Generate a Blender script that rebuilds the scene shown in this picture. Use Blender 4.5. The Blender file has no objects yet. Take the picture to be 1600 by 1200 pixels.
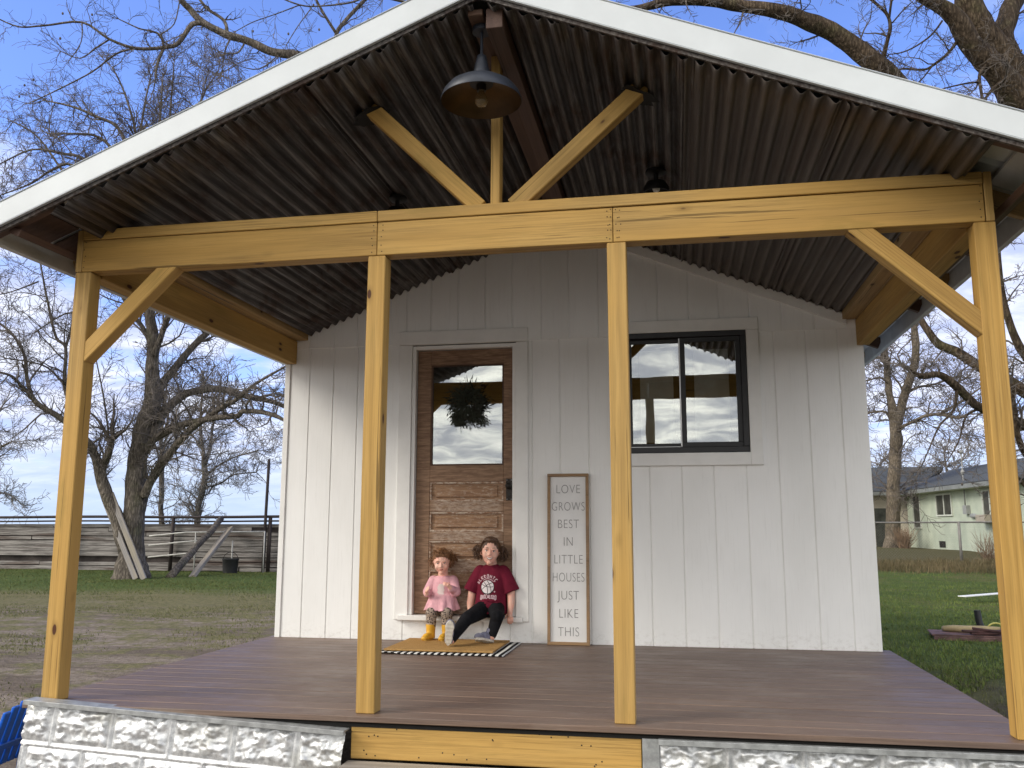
import bpy, bmesh, math, random
from math import sin, cos, pi, radians, sqrt, atan2
from mathutils import Vector, Matrix, noise
from mathutils.bvhtree import BVHTree

SC = bpy.context.scene
COL = SC.collection

# ------------------------------------------------------------------ camera
cam_d = bpy.data.cameras.new('camera'); cam = bpy.data.objects.new('camera', cam_d); COL.objects.link(cam)
YAW, PITCH, ROLL = -0.18162, 0.16011, 0.00099
F = Vector((sin(YAW)*cos(PITCH), cos(YAW)*cos(PITCH), sin(PITCH)))
R = Vector((cos(YAW), -sin(YAW), 0)); U = R.cross(F)
R2 = R*cos(ROLL)+U*sin(ROLL); U2 = U*cos(ROLL)-R*sin(ROLL)
cm = Matrix((R2, U2, -F)).transposed().to_4x4(); cm.translation = Vector((3.084, -4.030, 0.841))
cam.matrix_world = cm
cam_d.sensor_width = 36.0; cam_d.lens = 36.0*1383.69/1600.0
cam_d.clip_start = 0.05; cam_d.clip_end = 3000
SC.camera = cam

# ------------------------------------------------------------------ world: sky with real cloud cover
SUN_EL, SUN_AZ = radians(33), radians(-121)          # azimuth measured from +Y towards +X: behind the camera, to the left
world = bpy.data.worlds.new("World"); SC.world = world; world.use_nodes = True
nt = world.node_tree; nt.nodes.clear()
def wn(t, **k):
    n = nt.nodes.new(t)
    for a, b in k.items(): setattr(n, a, b)
    return n
def wl(a, b): nt.links.new(a, b)
def wmath(op, a, b=None, c=None):
    n = wn('ShaderNodeMath', operation=op)
    for i, v in enumerate((a, b, c)):
        if v is None: continue
        if isinstance(v, (int, float)): n.inputs[i].default_value = v
        else: wl(v, n.inputs[i])
    return n.outputs[0]
def wramp(v, lo, hi, a=0.0, b=1.0):
    n = wn('ShaderNodeMapRange', interpolation_type='SMOOTHSTEP')
    wl(v, n.inputs[0]); n.inputs[1].default_value = lo; n.inputs[2].default_value = hi
    n.inputs[3].default_value = a; n.inputs[4].default_value = b
    return n.outputs[0]
sky = wn('ShaderNodeTexSky', sky_type='NISHITA', sun_disc=False, sun_elevation=SUN_EL, sun_rotation=SUN_AZ,
         air_density=1.0, dust_density=0.6, ozone_density=2.5)
tc = wn('ShaderNodeTexCoord'); sep = wn('ShaderNodeSeparateXYZ'); wl(tc.outputs['Generated'], sep.inputs[0])
X, Y, Z = sep.outputs
den = wmath('ADD', wmath('MAXIMUM', Z, 0.0), 0.16)
comb = wn('ShaderNodeCombineXYZ'); wl(wmath('DIVIDE', X, den), comb.inputs[0]); wl(wmath('DIVIDE', Y, den), comb.inputs[1])
def wnoise(scale, detail, rough, dist=0.0, off=(0, 0, 0), sc=(1, 1, 1), rot=0.0):
    mp = wn('ShaderNodeMapping'); mp.inputs['Location'].default_value = off; mp.inputs['Scale'].default_value = sc
    mp.inputs['Rotation'].default_value = (0, 0, rot)
    wl(comb.outputs[0], mp.inputs[0])
    n = wn('ShaderNodeTexNoise'); wl(mp.outputs[0], n.inputs['Vector'])
    n.inputs['Scale'].default_value = scale; n.inputs['Detail'].default_value = detail
    n.inputs['Roughness'].default_value = rough; n.inputs['Distortion'].default_value = dist
    return n.outputs[0]
n1 = wnoise(1.1, 8, 0.62, 0.5, (3.1, 0.4, 0), (1.0, 0.6, 1), 0.5)
n2 = wnoise(3.4, 7, 0.6, 0.5, (1, 2, 0), (1.0, 1.35, 1), 0.35)
n3 = wnoise(0.5, 3, 0.5, 0.0, (7, 2, 0))
cl = wmath('ADD', wmath('MULTIPLY', n1, 0.72), wmath('MULTIPLY', n2, 0.28))
low = wramp(Z, 0.12, 0.48, 0.13, -0.035)                # more cover towards the horizon
T_ = wmath('ADD', Y, wmath('MULTIPLY', X, 0.42))
back = wramp(T_, 0.25, -0.35, 0.0, 0.22)                 # and behind the camera
clc = wmath('ADD', wmath('ADD', cl, low), back)
mask = wramp(clc, 0.46, 0.62)
shade = wramp(n2, 0.36, 0.66, 0.0, 1.0)
def wrgb(c):
    n = wn('ShaderNodeRGB'); n.outputs[0].default_value = (*c, 1); return n.outputs[0]
def wmix(f, a, b, bt='MIX'):
    n = wn('ShaderNodeMix', data_type='RGBA', blend_type=bt)
    if isinstance(f, (int, float)): n.inputs[0].default_value = f
    else: wl(f, n.inputs[0])
    wl(a, n.inputs[6]); wl(b, n.inputs[7]); return n.outputs[2]
SKY_STRENGTH = 0.12
blue = wmix(1.0, sky.outputs[0], wrgb((1.45, 1.55, 2.25)), 'MULTIPLY')
cfront = wmix(shade, wrgb((4.4, 5.1, 7.8)), wrgb((7.4, 7.8, 9.2)))
cback = wmix(shade, wrgb((6.6, 6.8, 7.6)), wrgb((19.0, 18.6, 17.0)))
ccol = wmix(wramp(T_, 0.2, -0.3), cfront, cback)
up = wmix(mask, blue, ccol)
hor = wmix(wramp(Y, 0.2, -0.3), wrgb((4.7, 5.9, 7.8)), wrgb((9, 9, 9.2)))
full = wmix(wramp(Z, 0.0, 0.13, 0.85, 0.0), up, hor)
bg = wn('ShaderNodeBackground'); wl(full, bg.inputs[0]); bg.inputs[1].default_value = SKY_STRENGTH
wo = wn('ShaderNodeOutputWorld'); wl(bg.outputs[0], wo.inputs[0])

# ------------------------------------------------------------------ sun behind thin cloud
sl = bpy.data.lights.new('sun', 'SUN'); sl.energy = 2.0; sl.angle = radians(22); sl.color = (1.0, 0.93, 0.82)
so = bpy.data.objects.new('sun', sl); COL.objects.link(so)
sd = Vector((sin(SUN_AZ)*cos(SUN_EL), cos(SUN_AZ)*cos(SUN_EL), sin(SUN_EL)))
so.rotation_euler = (-sd).to_track_quat('-Z', 'Y').to_euler(); so.location = sd*40

SC.view_settings.view_transform = 'Standard'; SC.view_settings.look = 'None'
SC.view_settings.exposure = 0.22; SC.view_settings.gamma = 1.0; SC.view_settings.use_curve_mapping = False
SC.cycles.max_bounces = 8; SC.cycles.transparent_max_bounces = 12

# ------------------------------------------------------------------ helpers
WM = {}                                             # world matrix of every object made here
def wm(o): return WM.get(o.name, Matrix.Identity(4))
def place(o, m, parent):
    WM[o.name] = m
    if parent is not None:
        o.parent = parent; o.matrix_parent_inverse = wm(parent).inverted()
    o.matrix_basis = m
def thing(name, label, cat, loc=(0, 0, 0), group=None, kind=None):
    o = bpy.data.objects.new(name, None); COL.objects.link(o); o.empty_display_size = 0.2
    place(o, Matrix.Translation(Vector(loc)), None)
    tag(o, label, cat, group, kind); return o
def tag(o, label=None, cat=None, group=None, kind=None):
    if label: o['label'] = label
    if cat: o['category'] = cat
    if group: o['group'] = group
    if kind: o['kind'] = kind
    return o

class MB:
    def __init__(s): s.v = []; s.f = []
    def add(s, vs, fs):
        b = len(s.v); s.v += [tuple(p) for p in vs]; s.f += [tuple(i+b for i in q) for q in fs]; return s
    def box(s, x0, x1, y0, y1, z0, z1, m=None):
        vs = [Vector(p) for p in ((x0,y0,z0),(x1,y0,z0),(x1,y1,z0),(x0,y1,z0),(x0,y0,z1),(x1,y0,z1),(x1,y1,z1),(x0,y1,z1))]
        if m is not None: vs = [m @ p for p in vs]
        return s.add(vs, [(0,3,2,1),(4,5,6,7),(0,1,5,4),(1,2,6,5),(2,3,7,6),(3,0,4,7)])
    def tube(s, pts, rad, n=8, cap=True, squash=None):
        pts = [Vector(p) for p in pts]; k = len(pts)
        if isinstance(rad, (int, float)): rad = [rad]*k
        base = len(s.v); a = None
        for i in range(k):
            t = (pts[min(i+1, k-1)]-pts[max(i-1, 0)])
            if t.length < 1e-9: t = Vector((0, 0, 1))
            t.normalize()
            if a is None:
                a = t.orthogonal().normalized()
            else:
                a = (a-t*a.dot(t))
                a = a.normalized() if a.length > 1e-6 else t.orthogonal().normalized()
            b = t.cross(a)
            for j in range(n):
                g = 2*pi*j/n
                s.v.append(tuple(pts[i]+(a*cos(g)+b*sin(g))*rad[i]))
        for i in range(k-1):
            for j in range(n):
                p = base+i*n+j; q = base+i*n+(j+1) % n
                s.f.append((p, q, q+n, p+n))
        if cap:
            s.f.append(tuple(base+j for j in range(n))[::-1]); s.f.append(tuple(base+(k-1)*n+j for j in range(n)))
        return s
    def lathe(s, prof, c, n=32, axis=None, closed=False):
        c = Vector(c); base = len(s.v); m = Matrix.Identity(3) if axis is None else Vector((0,0,1)).rotation_difference(Vector(axis)).to_matrix()
        for r, z in prof:
            for j in range(n):
                g = 2*pi*j/n; s.v.append(tuple(c+m @ Vector((r*cos(g), r*sin(g), z))))
        for i in range(len(prof)-1):
            for j in range(n):
                p = base+i*n+j; q = base+i*n+(j+1) % n; s.f.append((p, q, q+n, p+n))
        return s
    def ball(s, c, r, n=12, m=8, rot=None):
        c = Vector(c)
        if isinstance(r, (int, float)): r = (r, r, r)
        base = len(s.v); rot = rot or Matrix.Identity(3)
        for i in range(m+1):
            t = pi*i/m
            for j in range(n):
                g = 2*pi*j/n
                s.v.append(tuple(c+rot @ Vector((r[0]*sin(t)*cos(g), r[1]*sin(t)*sin(g), r[2]*cos(t)))))
        for i in range(m):
            for j in range(n):
                p = base+i*n+j; q = base+i*n+(j+1) % n; s.f.append((p, p+n, q+n, q))
        return s
    def loft(s, secs, n=20):
        """secs: (centre, rx, ry) horizontal ellipses, flat caps"""
        base = len(s.v)
        for c, rx, ry in secs:
            for j in range(n):
                g = 2*pi*j/n; s.v.append((c[0]+rx*cos(g), c[1]+ry*sin(g), c[2]))
        for i in range(len(secs)-1):
            for j in range(n):
                p = base+i*n+j; q = base+i*n+(j+1) % n; s.f.append((p, q, q+n, p+n))
        s.f.append(tuple(base+j for j in range(n))[::-1]); s.f.append(tuple(base+(len(secs)-1)*n+j for j in range(n)))
        return s
    def prism(s, poly, axis, a, b):
        """extrude a 2D polygon along axis 0/1/2 from a to b"""
        def mk(p, t):
            q = list(p); q.insert(axis, t); return tuple(q)
        n = len(poly)
        return s.add([mk(p, a) for p in poly]+[mk(p, b) for p in poly],
                     [tuple(range(n)), tuple(range(2*n-1, n-1, -1))]+[(i, (i+1) % n+0, (i+1) % n+n, i+n) for i in range(n)])
    def build(s, name, mat, parent=None, smooth=False, bevel=0.0, m=None, fix=True, auto=None):
        me = bpy.data.meshes.new(name)
        me.from_pydata(s.v, [], s.f); me.update()
        if fix or bevel:
            bm = bmesh.new(); bm.from_mesh(me)
            if fix: bmesh.ops.recalc_face_normals(bm, faces=bm.faces)
            if bevel:
                es = [e for e in bm.edges if len(e.link_faces) == 2 and e.calc_face_angle(0) > 0.6]
                bmesh.ops.bevel(bm, geom=es, offset=bevel, segments=1, affect='EDGES', profile=0.6)
            bm.to_mesh(me); bm.free()
        if smooth:
            me.polygons.foreach_set('use_smooth', [True]*len(me.polygons))
            if auto: me.set_sharp_from_angle(angle=radians(auto))
        if mat is not None: me.materials.append(mat)
        o = bpy.data.objects.new(name, me); COL.objects.link(o)
        place(o, m if m is not None else Matrix.Identity(4), parent)
        return o

# ------------------------------------------------------------------ materials
def _tex(ntr, kind, vec, **kw):
    n = ntr.nodes.new(kind)
    for k, v in kw.items():
        if k in n.inputs: n.inputs[k].default_value = v
        else: setattr(n, k, v)
    if vec is not None: ntr.links.new(vec, n.inputs['Vector'])
    return n
class Mat:
    def __init__(s, name, rough=0.7, metal=0.0, spec=0.4):
        s.m = bpy.data.materials.new(name); s.m.use_nodes = True; s.t = s.m.node_tree
        s.b = s.t.nodes['Principled BSDF']; s.b.inputs['Roughness'].default_value = rough
        s.b.inputs['Metallic'].default_value = metal; s.b.inputs['Specular IOR Level'].default_value = spec
        s.tc = s.t.nodes.new('ShaderNodeTexCoord'); s.geo = s.t.nodes.new('ShaderNodeNewGeometry')
    def L(s, a, b): s.t.links.new(a, b)
    def coord(s, kind='Object', scale=(1, 1, 1), rnd=False, rot=(0, 0, 0)):
        v = s.geo.outputs['Position'] if kind == 'World' else s.tc.outputs[kind]
        if rnd:
            oi = s.t.nodes.new('ShaderNodeObjectInfo'); a = s.t.nodes.new('ShaderNodeVectorMath'); a.operation = 'ADD'
            sc = s.t.nodes.new('ShaderNodeVectorMath'); sc.operation = 'SCALE'
            cb = s.t.nodes.new('ShaderNodeCombineXYZ')
            s.L(oi.outputs['Random'], cb.inputs[0]); s.L(oi.outputs['Random'], cb.inputs[1]); s.L(oi.outputs['Random'], cb.inputs[2])
            s.L(cb.outputs[0], sc.inputs[0]); sc.inputs['Scale'].default_value = 37.0
            s.L(v, a.inputs[0]); s.L(sc.outputs[0], a.inputs[1]); v = a.outputs[0]
        mp = s.t.nodes.new('ShaderNodeMapping'); mp.inputs['Scale'].default_value = scale; mp.inputs['Rotation'].default_value = rot
        s.L(v, mp.inputs[0]); return mp.outputs[0]
    def noise(s, vec, scale=5, detail=4, rough=0.55, dist=0.0):
        return _tex(s.t, 'ShaderNodeTexNoise', vec, Scale=scale, Detail=detail, Roughness=rough, Distortion=dist).outputs[0]
    def voro(s, vec, scale=5, feature='F1'):
        n = s.t.nodes.new('ShaderNodeTexVoronoi'); n.feature = feature; n.inputs['Scale'].default_value = scale
        s.L(vec, n.inputs['Vector']); return n.outputs[0]
    def wave(s, vec, scale=5, dist=2, detail=2, dirn='Y'):
        n = s.t.nodes.new('ShaderNodeTexWave'); n.bands_direction = dirn
        n.inputs['Scale'].default_value = scale; n.inputs['Distortion'].default_value = dist; n.inputs['Detail'].default_value = detail
        s.L(vec, n.inputs['Vector']); return n.outputs[1]
    def mr(s, v, a, b, c=0.0, d=1.0):
        n = s.t.nodes.new('ShaderNodeMapRange'); n.interpolation_type = 'SMOOTHSTEP'
        for i, q in enumerate((v, a, b, c, d)):
            if isinstance(q, (int, float)): n.inputs[i].default_value = q
            else: s.L(q, n.inputs[i])
        return n.outputs[0]
    def math(s, op, a, b=0.0):
        n = s.t.nodes.new('ShaderNodeMath'); n.operation = op
        for i, q in enumerate((a, b)):
            if isinstance(q, (int, float)): n.inputs[i].default_value = q
            else: s.L(q, n.inputs[i])
        return n.outputs[0]
    def mix(s, f, a, b, bt='MIX'):
        n = s.t.nodes.new('ShaderNodeMix'); n.data_type = 'RGBA'; n.blend_type = bt
        for i, q in ((0, f), (6, a), (7, b)):
            if isinstance(q, (int, float)): n.inputs[i].default_value = q
            elif isinstance(q, tuple): n.inputs[i].default_value = (*q, 1)
            else: s.L(q, n.inputs[i])
        return n.outputs[2]
    def col(s, c):
        if isinstance(c, tuple): s.b.inputs['Base Color'].default_value = (*c, 1)
        else: s.L(c, s.b.inputs['Base Color'])
    def bump(s, h, strength=0.3, dist=0.005):
        n = s.t.nodes.new('ShaderNodeBump'); n.inputs['Strength'].default_value = strength; n.inputs['Distance'].default_value = dist
        s.L(h, n.inputs['Height']); s.L(n.outputs[0], s.b.inputs['Normal'])
    def sep(s, v):
        n = s.t.nodes.new('ShaderNodeSeparateXYZ'); s.L(v, n.inputs[0]); return n.outputs

def simple(name, c, rough=0.6, metal=0.0, var=0.12, scale=12, bump=0.15, kind='Object', spec=0.4):
    k = Mat(name, rough, metal, spec); v = k.coord(kind)
    n = k.noise(v, scale, 5, 0.6)
    lo = tuple(x*(1-var) for x in c); hi = tuple(min(1, x*(1+var)) for x in c)
    k.col(k.mix(k.mr(n, 0.3, 0.7), lo, hi)); k.bump(k.noise(v, scale*4, 3), bump, 0.003)
    return k.m

def lumber_mat(name, lo, hi, knot, knots=True, rough=0.62):
    k = Mat(name, rough, 0, 0.3)
    vw = k.coord('Object', (0.55, 7.5, 7.5), True)
    rings = k.math('ADD', k.math('MULTIPLY', k.wave(vw, 0.9, 9.0, 3.0, 'Y'), 0.5), k.math('MULTIPLY', k.noise(k.coord('Object', (0.5, 11, 11), True), 2.4, 5, 0.6, 1.2), 0.62))
    fine = k.noise(k.coord('Object', (1.6, 95, 95), True), 1.6, 6, 0.72)
    big = k.noise(k.coord('Object', (0.6, 3, 3), True), 1.5, 3, 0.5)
    c = k.mix(k.mr(rings, 0.15, 0.95), lo, hi)
    c = k.mix(k.mr(fine, 0.42, 0.68, 0.0, 0.75), c, tuple(x*0.52 for x in lo))
    oi = k.t.nodes.new('ShaderNodeObjectInfo'); c = k.mix(k.mr(oi.outputs['Random'], 0.0, 1.0, 0.0, 0.42), c, (hi[0]*0.92, hi[1]*0.98, hi[2]*1.25))
    c = k.mix(k.mr(big, 0.35, 0.7, 0.0, 0.55), c, tuple(min(1, x*1.05) for x in (hi[0], hi[1]*0.93, hi[2]*0.75)))
    green = k.noise(k.coord('Object', (0.9, 5, 5), True), 2.3, 4, 0.6)
    c = k.mix(k.mr(green, 0.56, 0.74, 0.0, 0.38), c, (lo[0]*0.72, lo[1]*0.86, lo[2]*0.70))
    crk = k.noise(k.coord('Object', (0.8, 46, 46), True), 1.0, 3, 0.6)
    c = k.mix(k.mr(crk, 0.655, 0.685, 0.0, 0.7), c, tuple(x*0.28 for x in lo))
    if knots:
        kv = k.math('ADD', k.voro(k.coord('Object', (3.4, 8.0, 8.0), True), 1.0), k.mr(k.noise(k.coord('Object', (1.3, 3, 3), True), 1.0, 2), 0.28, 0.38, 0.5, 0.0))
        kn = k.mr(kv, 0.075, 0.105, 1.0, 0.0); halo = k.mr(kv, 0.06, 0.22, 0.55, 0.0)
        c = k.mix(halo, c, tuple(x*0.66 for x in lo)); c = k.mix(kn, c, knot)
    k.col(c)
    k.bump(k.math('ADD', fine, k.math('MULTIPLY', rings, 0.25)), 0.25, 0.002)
    return k.m

M = {}
M['pine'] = lumber_mat('treated pine', (0.335, 0.195, 0.052), (0.505, 0.315, 0.096), (0.075, 0.026, 0.010))
M['pine_aged'] = lumber_mat('pine rafter', (0.31, 0.20, 0.085), (0.42, 0.285, 0.13), (0.06, 0.025, 0.01))
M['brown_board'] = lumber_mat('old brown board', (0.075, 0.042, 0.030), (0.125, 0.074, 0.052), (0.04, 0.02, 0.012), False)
M['grey_wood'] = lumber_mat('weathered grey wood', (0.19, 0.165, 0.14), (0.34, 0.31, 0.275), (0.05, 0.04, 0.035), False, 0.85)

def white_siding():
    k = Mat('white painted siding', 0.55, 0, 0.35)
    g = k.noise(k.coord('Object', (26, 26, 1.3)), 3.0, 5, 0.62, 0.4)
    big = k.noise(k.coord('Object', (1, 1, 0.45)), 1.7, 4, 0.6)
    c = k.mix(k.mr(big, 0.3, 0.7), (0.83, 0.825, 0.805), (0.90, 0.895, 0.88))
    c = k.mix(k.mr(g, 0.52, 0.78, 0.0, 0.35), c, (0.70, 0.69, 0.665))
    z = k.sep(k.coord('Object'))[2]
    sp = k.noise(k.coord('Object', (9, 9, 14)), 3, 5, 0.7)
    splash = k.math('MULTIPLY', k.mr(z, 0.16, -0.01), k.mr(sp, 0.46, 0.75, 0.0, 0.38))
    c = k.mix(splash, c, (0.42, 0.38, 0.34))
    k.col(c); k.bump(g, 0.5, 0.002); return k.m
M['siding'] = white_siding()
M['trim'] = simple('white trim paint', (0.82, 0.81, 0.785), 0.45, 0, 0.04, 5, 0.12)
M['roof_white'] = simple('white roof metal', (0.60, 0.635, 0.655), 0.35, 0.0, 0.05, 3, 0.05, spec=0.6)
M['roof_under'] = simple('roof metal underside', (0.55, 0.57, 0.58), 0.5, 0.0, 0.1, 6, 0.08)

def rusty_tin():
    k = Mat('aged corrugated tin', 0.62, 0.45, 0.35)
    st = k.noise(k.coord('Object', (26, 0.8, 26)), 2.2, 6, 0.68, 0.3)
    bl = k.noise(k.coord('Object', (3, 1.2, 3)), 1.6, 6, 0.7, 0.6)
    sp = k.noise(k.coord('Object', (14, 5, 14)), 2.2, 6, 0.75)
    c = k.mix(k.mr(st, 0.36, 0.66), (0.046, 0.038, 0.036), (0.160, 0.145, 0.136))
    c = k.mix(k.mr(bl, 0.46, 0.68, 0.0, 0.62), c, (0.085, 0.045, 0.030))
    c = k.mix(k.mr(st, 0.60, 0.70, 0.0, 0.5), c, (0.34, 0.32, 0.29))  # pale streaks, partly age, partly standing in for ridge highlights
    c = k.mix(k.mr(sp, 0.62, 0.76, 0.0, 0.7), c, (0.04, 0.03, 0.025))
    c = k.mix(k.mr(k.geo.outputs['Pointiness'], 0.485, 0.52, 0.7, 0.0), c, (0.018, 0.015, 0.014))  # hollows darkened in the colour to shade the corrugations
    k.col(c); k.L(k.mr(bl, 0.4, 0.7, 0.5, 0.85), k.b.inputs['Roughness']); k.bump(sp, 0.35, 0.003); return k.m
M['tin'] = rusty_tin()
def plain_tin():
    k = Mat('brown grey corrugated tin', 0.6, 0.35, 0.35)
    st = k.noise(k.coord('Object', (20, 0.7, 20)), 1.6, 5, 0.6, 0.3); bl = k.noise(k.coord('Object', (2.2, 1.0, 2.2)), 1.3, 5, 0.65, 0.5); sp = k.noise(k.coord('Object', (16, 9, 16)), 2.2, 5, 0.75)
    c = k.mix(k.mr(st, 0.3, 0.7), (0.092, 0.077, 0.068), (0.16, 0.138, 0.122)); c = k.mix(k.mr(bl, 0.5, 0.72, 0.0, 0.5), c, (0.11, 0.075, 0.055))
    c = k.mix(k.mr(sp, 0.66, 0.78, 0.0, 0.7), c, (0.045, 0.032, 0.026)); c = k.mix(k.mr(k.geo.outputs['Pointiness'], 0.49, 0.52, 0.4, 0.0), c, (0.05, 0.042, 0.037))  # the Pointiness mix puts corrugation shade into the colour
    k.col(c); k.bump(sp, 0.3, 0.003); return k.m
M['tin_plain'] = plain_tin()

def deck_mat():
    k = Mat('brown composite deck', 0.48, 0, 0.45)
    st = k.noise(k.coord('Object', (1.1, 60, 60)), 1.8, 6, 0.7)
    st2 = k.noise(k.coord('Object', (0.8, 14, 14)), 1.6, 4, 0.6)
    c = k.mix(k.mr(st, 0.3, 0.7), (0.108, 0.067, 0.048), (0.235, 0.160, 0.118))
    c = k.mix(k.mr(st2, 0.35, 0.7, 0.0, 0.5), c, (0.13, 0.094, 0.080))
    dirt = k.noise(k.coord('Object', (1.3, 1.8, 1)), 1.7, 6, 0.7)
    c = k.mix(k.mr(dirt, 0.5, 0.75, 0.0, 0.36), c, (0.24, 0.20, 0.165))
    bi = k.math('FLOOR', k.math('DIVIDE', k.math('ADD', k.sep(k.coord('Object'))[1], 0.055), 0.138)); wnz = k.t.nodes.new('ShaderNodeTexWhiteNoise'); wnz.noise_dimensions = '1D'; k.L(bi, wnz.inputs['W'])
    c = k.mix(k.mr(wnz.outputs[0], 0.0, 1.0, 0.0, 0.28), c, (0.085, 0.060, 0.050))
    k.col(c); k.bump(st, 0.35, 0.002)
    k.L(k.mr(dirt, 0.3, 0.7, 0.40, 0.62), k.b.inputs['Roughness']); return k.m
M['deck'] = deck_mat()

def pressed_tin():
    k = Mat('pressed stone pattern tin', 0.42, 0.5, 0.5)
    n = k.noise(k.coord('Object', (1, 1, 1)), 26, 6, 0.7)
    b = k.noise(k.coord('Object', (1, 1, 1)), 3.5, 4, 0.6)
    c = k.mix(k.mr(n, 0.36, 0.66), (0.50, 0.51, 0.52), (0.86, 0.87, 0.88))
    c = k.mix(k.mr(b, 0.5, 0.72, 0.0, 0.45), c, (0.46, 0.45, 0.38))
    k.col(c); k.bump(n, 0.4, 0.003); return k.m
M['pressed'] = pressed_tin()
M['galv'] = simple('galvanised strip', (0.36, 0.37, 0.37), 0.5, 0.5, 0.25, 20)
M['black'] = simple('black window frame', (0.018, 0.018, 0.020), 0.4, 0, 0.2, 10, 0.05)
M['alu'] = simple('bare aluminium track', (0.6, 0.6, 0.6), 0.35, 0.6, 0.1)
M['dark'] = simple('unlit hollow black', (0.012, 0.011, 0.010), 0.9, 0, 0.2)  # near-black standing in for the shade of unlit hollows
M['shade'] = simple('pale cloth shade', (0.80, 0.80, 0.78), 0.9, 0, 0.12, 9)

def glass_mat():
    m = bpy.data.materials.new('window glass'); m.use_nodes = True; t = m.node_tree; t.nodes.clear()
    out = t.nodes.new('ShaderNodeOutputMaterial'); mx = t.nodes.new('ShaderNodeMixShader')
    tr = t.nodes.new('ShaderNodeBsdfTransparent'); tr.inputs[0].default_value = (0.78, 0.80, 0.79, 1)
    gl = t.nodes.new('ShaderNodeBsdfGlossy'); gl.inputs['Roughness'].default_value = 0.012; gl.inputs[0].default_value = (0.93, 0.95, 0.94, 1)
    tcn = t.nodes.new('ShaderNodeTexCoord'); nz = t.nodes.new('ShaderNodeTexNoise'); nz.inputs['Scale'].default_value = 3.2; nz.inputs['Detail'].default_value = 1
    bp = t.nodes.new('ShaderNodeBump'); bp.inputs['Strength'].default_value = 0.07; bp.inputs['Distance'].default_value = 0.01
    t.links.new(tcn.outputs['Object'], nz.inputs['Vector']); t.links.new(nz.outputs[0], bp.inputs['Height']); t.links.new(bp.outputs[0], gl.inputs['Normal'])
    mx.inputs[0].default_value = 0.27
    t.links.new(tr.outputs[0], mx.inputs[1]); t.links.new(gl.outputs[0], mx.inputs[2]); t.links.new(mx.outputs[0], out.inputs[0])
    return m
M['glass'] = glass_mat()

def door_mat():
    k = Mat('stripped old door wood', 0.6, 0, 0.3)
    g = k.noise(k.coord('Object', (5, 20, 46)), 1.7, 5, 0.65, 0.4)
    c = k.mix(k.mr(g, 0.3, 0.72), (0.165, 0.092, 0.054), (0.34, 0.215, 0.135))
    z = k.sep(k.coord('Object'))[2]; x = k.sep(k.coord('Object'))[0]
    pn = k.noise(k.coord('Object', (9, 9, 30)), 1.8, 6, 0.75)
    zone = k.math('MULTIPLY', k.mr(z, 1.22, 1.02), 1.0)
    edge = k.math('MULTIPLY', k.mr(x, 1.20, 1.28), k.mr(x, 1.80, 1.72))
    c = k.mix(k.math('MULTIPLY', k.math('MULTIPLY', zone, edge), k.mr(pn, 0.38, 0.62, 0.0, 0.75)), c, (0.50, 0.40, 0.32))
    c = k.mix(k.mr(k.noise(k.coord('Object', (3, 3, 6)), 2.2, 4), 0.5, 0.75, 0, 0.45), c, (0.15, 0.085, 0.055))
    k.col(c); k.bump(g, 0.4, 0.002); return k.m
M['door'] = door_mat()
def panel_mat():
    k = Mat('door panel with paint remnants', 0.6, 0, 0.3)
    g = k.noise(k.coord('Object', (4, 20, 40)), 1.7, 5, 0.65)
    c = k.mix(k.mr(g, 0.3, 0.72), (0.22, 0.118, 0.066), (0.39, 0.24, 0.14))
    pn = k.noise(k.coord('Object', (10, 9, 26)), 2.0, 6, 0.78)
    c = k.mix(k.mr(pn, 0.50, 0.66, 0.0, 0.66), c, (0.52, 0.42, 0.34))
    k.col(c); k.bump(g, 0.4, 0.002); return k.m
M['door_panel'] = panel_mat()
def flaking():
    k = Mat('flaking cream paint', 0.7, 0, 0.3); n = k.noise(k.coord('Object', (7, 7, 16)), 3.0, 6, 0.8)
    k.col(k.mix(k.mr(n, 0.42, 0.58), (0.27, 0.15, 0.09), (0.56, 0.46, 0.37))); k.bump(n, 0.5, 0.003); return k.m
M['paint_left'] = flaking()

def bark(name, lo, hi, moss=0.0):
    k = Mat(name, 0.9, 0, 0.15)
    v = k.coord('Object', (9, 9, 2.2)); n = k.noise(v, 2.4, 7, 0.72, 0.6); b = k.noise(k.coord('Object'), 1.3, 4)
    c = k.mix(k.mr(n, 0.34, 0.66), lo, hi); c = k.mix(k.mr(b, 0.42, 0.66, 0, 0.45), c, tuple(x*1.35 for x in hi))
    if moss: c = k.mix(k.mr(k.noise(k.coord('Object', (1, 1, 1)), 2.1, 5), 0.52, 0.7, 0, moss), c, (0.12, 0.135, 0.05))
    vv = k.voro(k.coord('Object', (7, 7, 2.0)), 3.0); k.col(k.mix(k.mr(vv, 0.25, 0.6, 0.0, 0.55), c, tuple(x*0.7 for x in lo))); k.bump(k.math('SUBTRACT', n, k.math('MULTIPLY', vv, 0.8)), 1.0, 0.05); return k.m
M['bark'] = bark('grey pecan bark', (0.070, 0.059, 0.050), (0.25, 0.215, 0.18), 0.35)
M['bark_warm'] = bark('brown pecan bark', (0.038, 0.027, 0.019), (0.165, 0.122, 0.084), 0.30)
M['bark_tan'] = bark('tan smooth bark', (0.11, 0.088, 0.066), (0.26, 0.215, 0.165), 0.15)
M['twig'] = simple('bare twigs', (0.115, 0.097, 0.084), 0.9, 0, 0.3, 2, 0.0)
M['twig_far'] = simple('far bare twigs', (0.17, 0.155, 0.15), 0.9, 0, 0.2, 2, 0.0)
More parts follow.
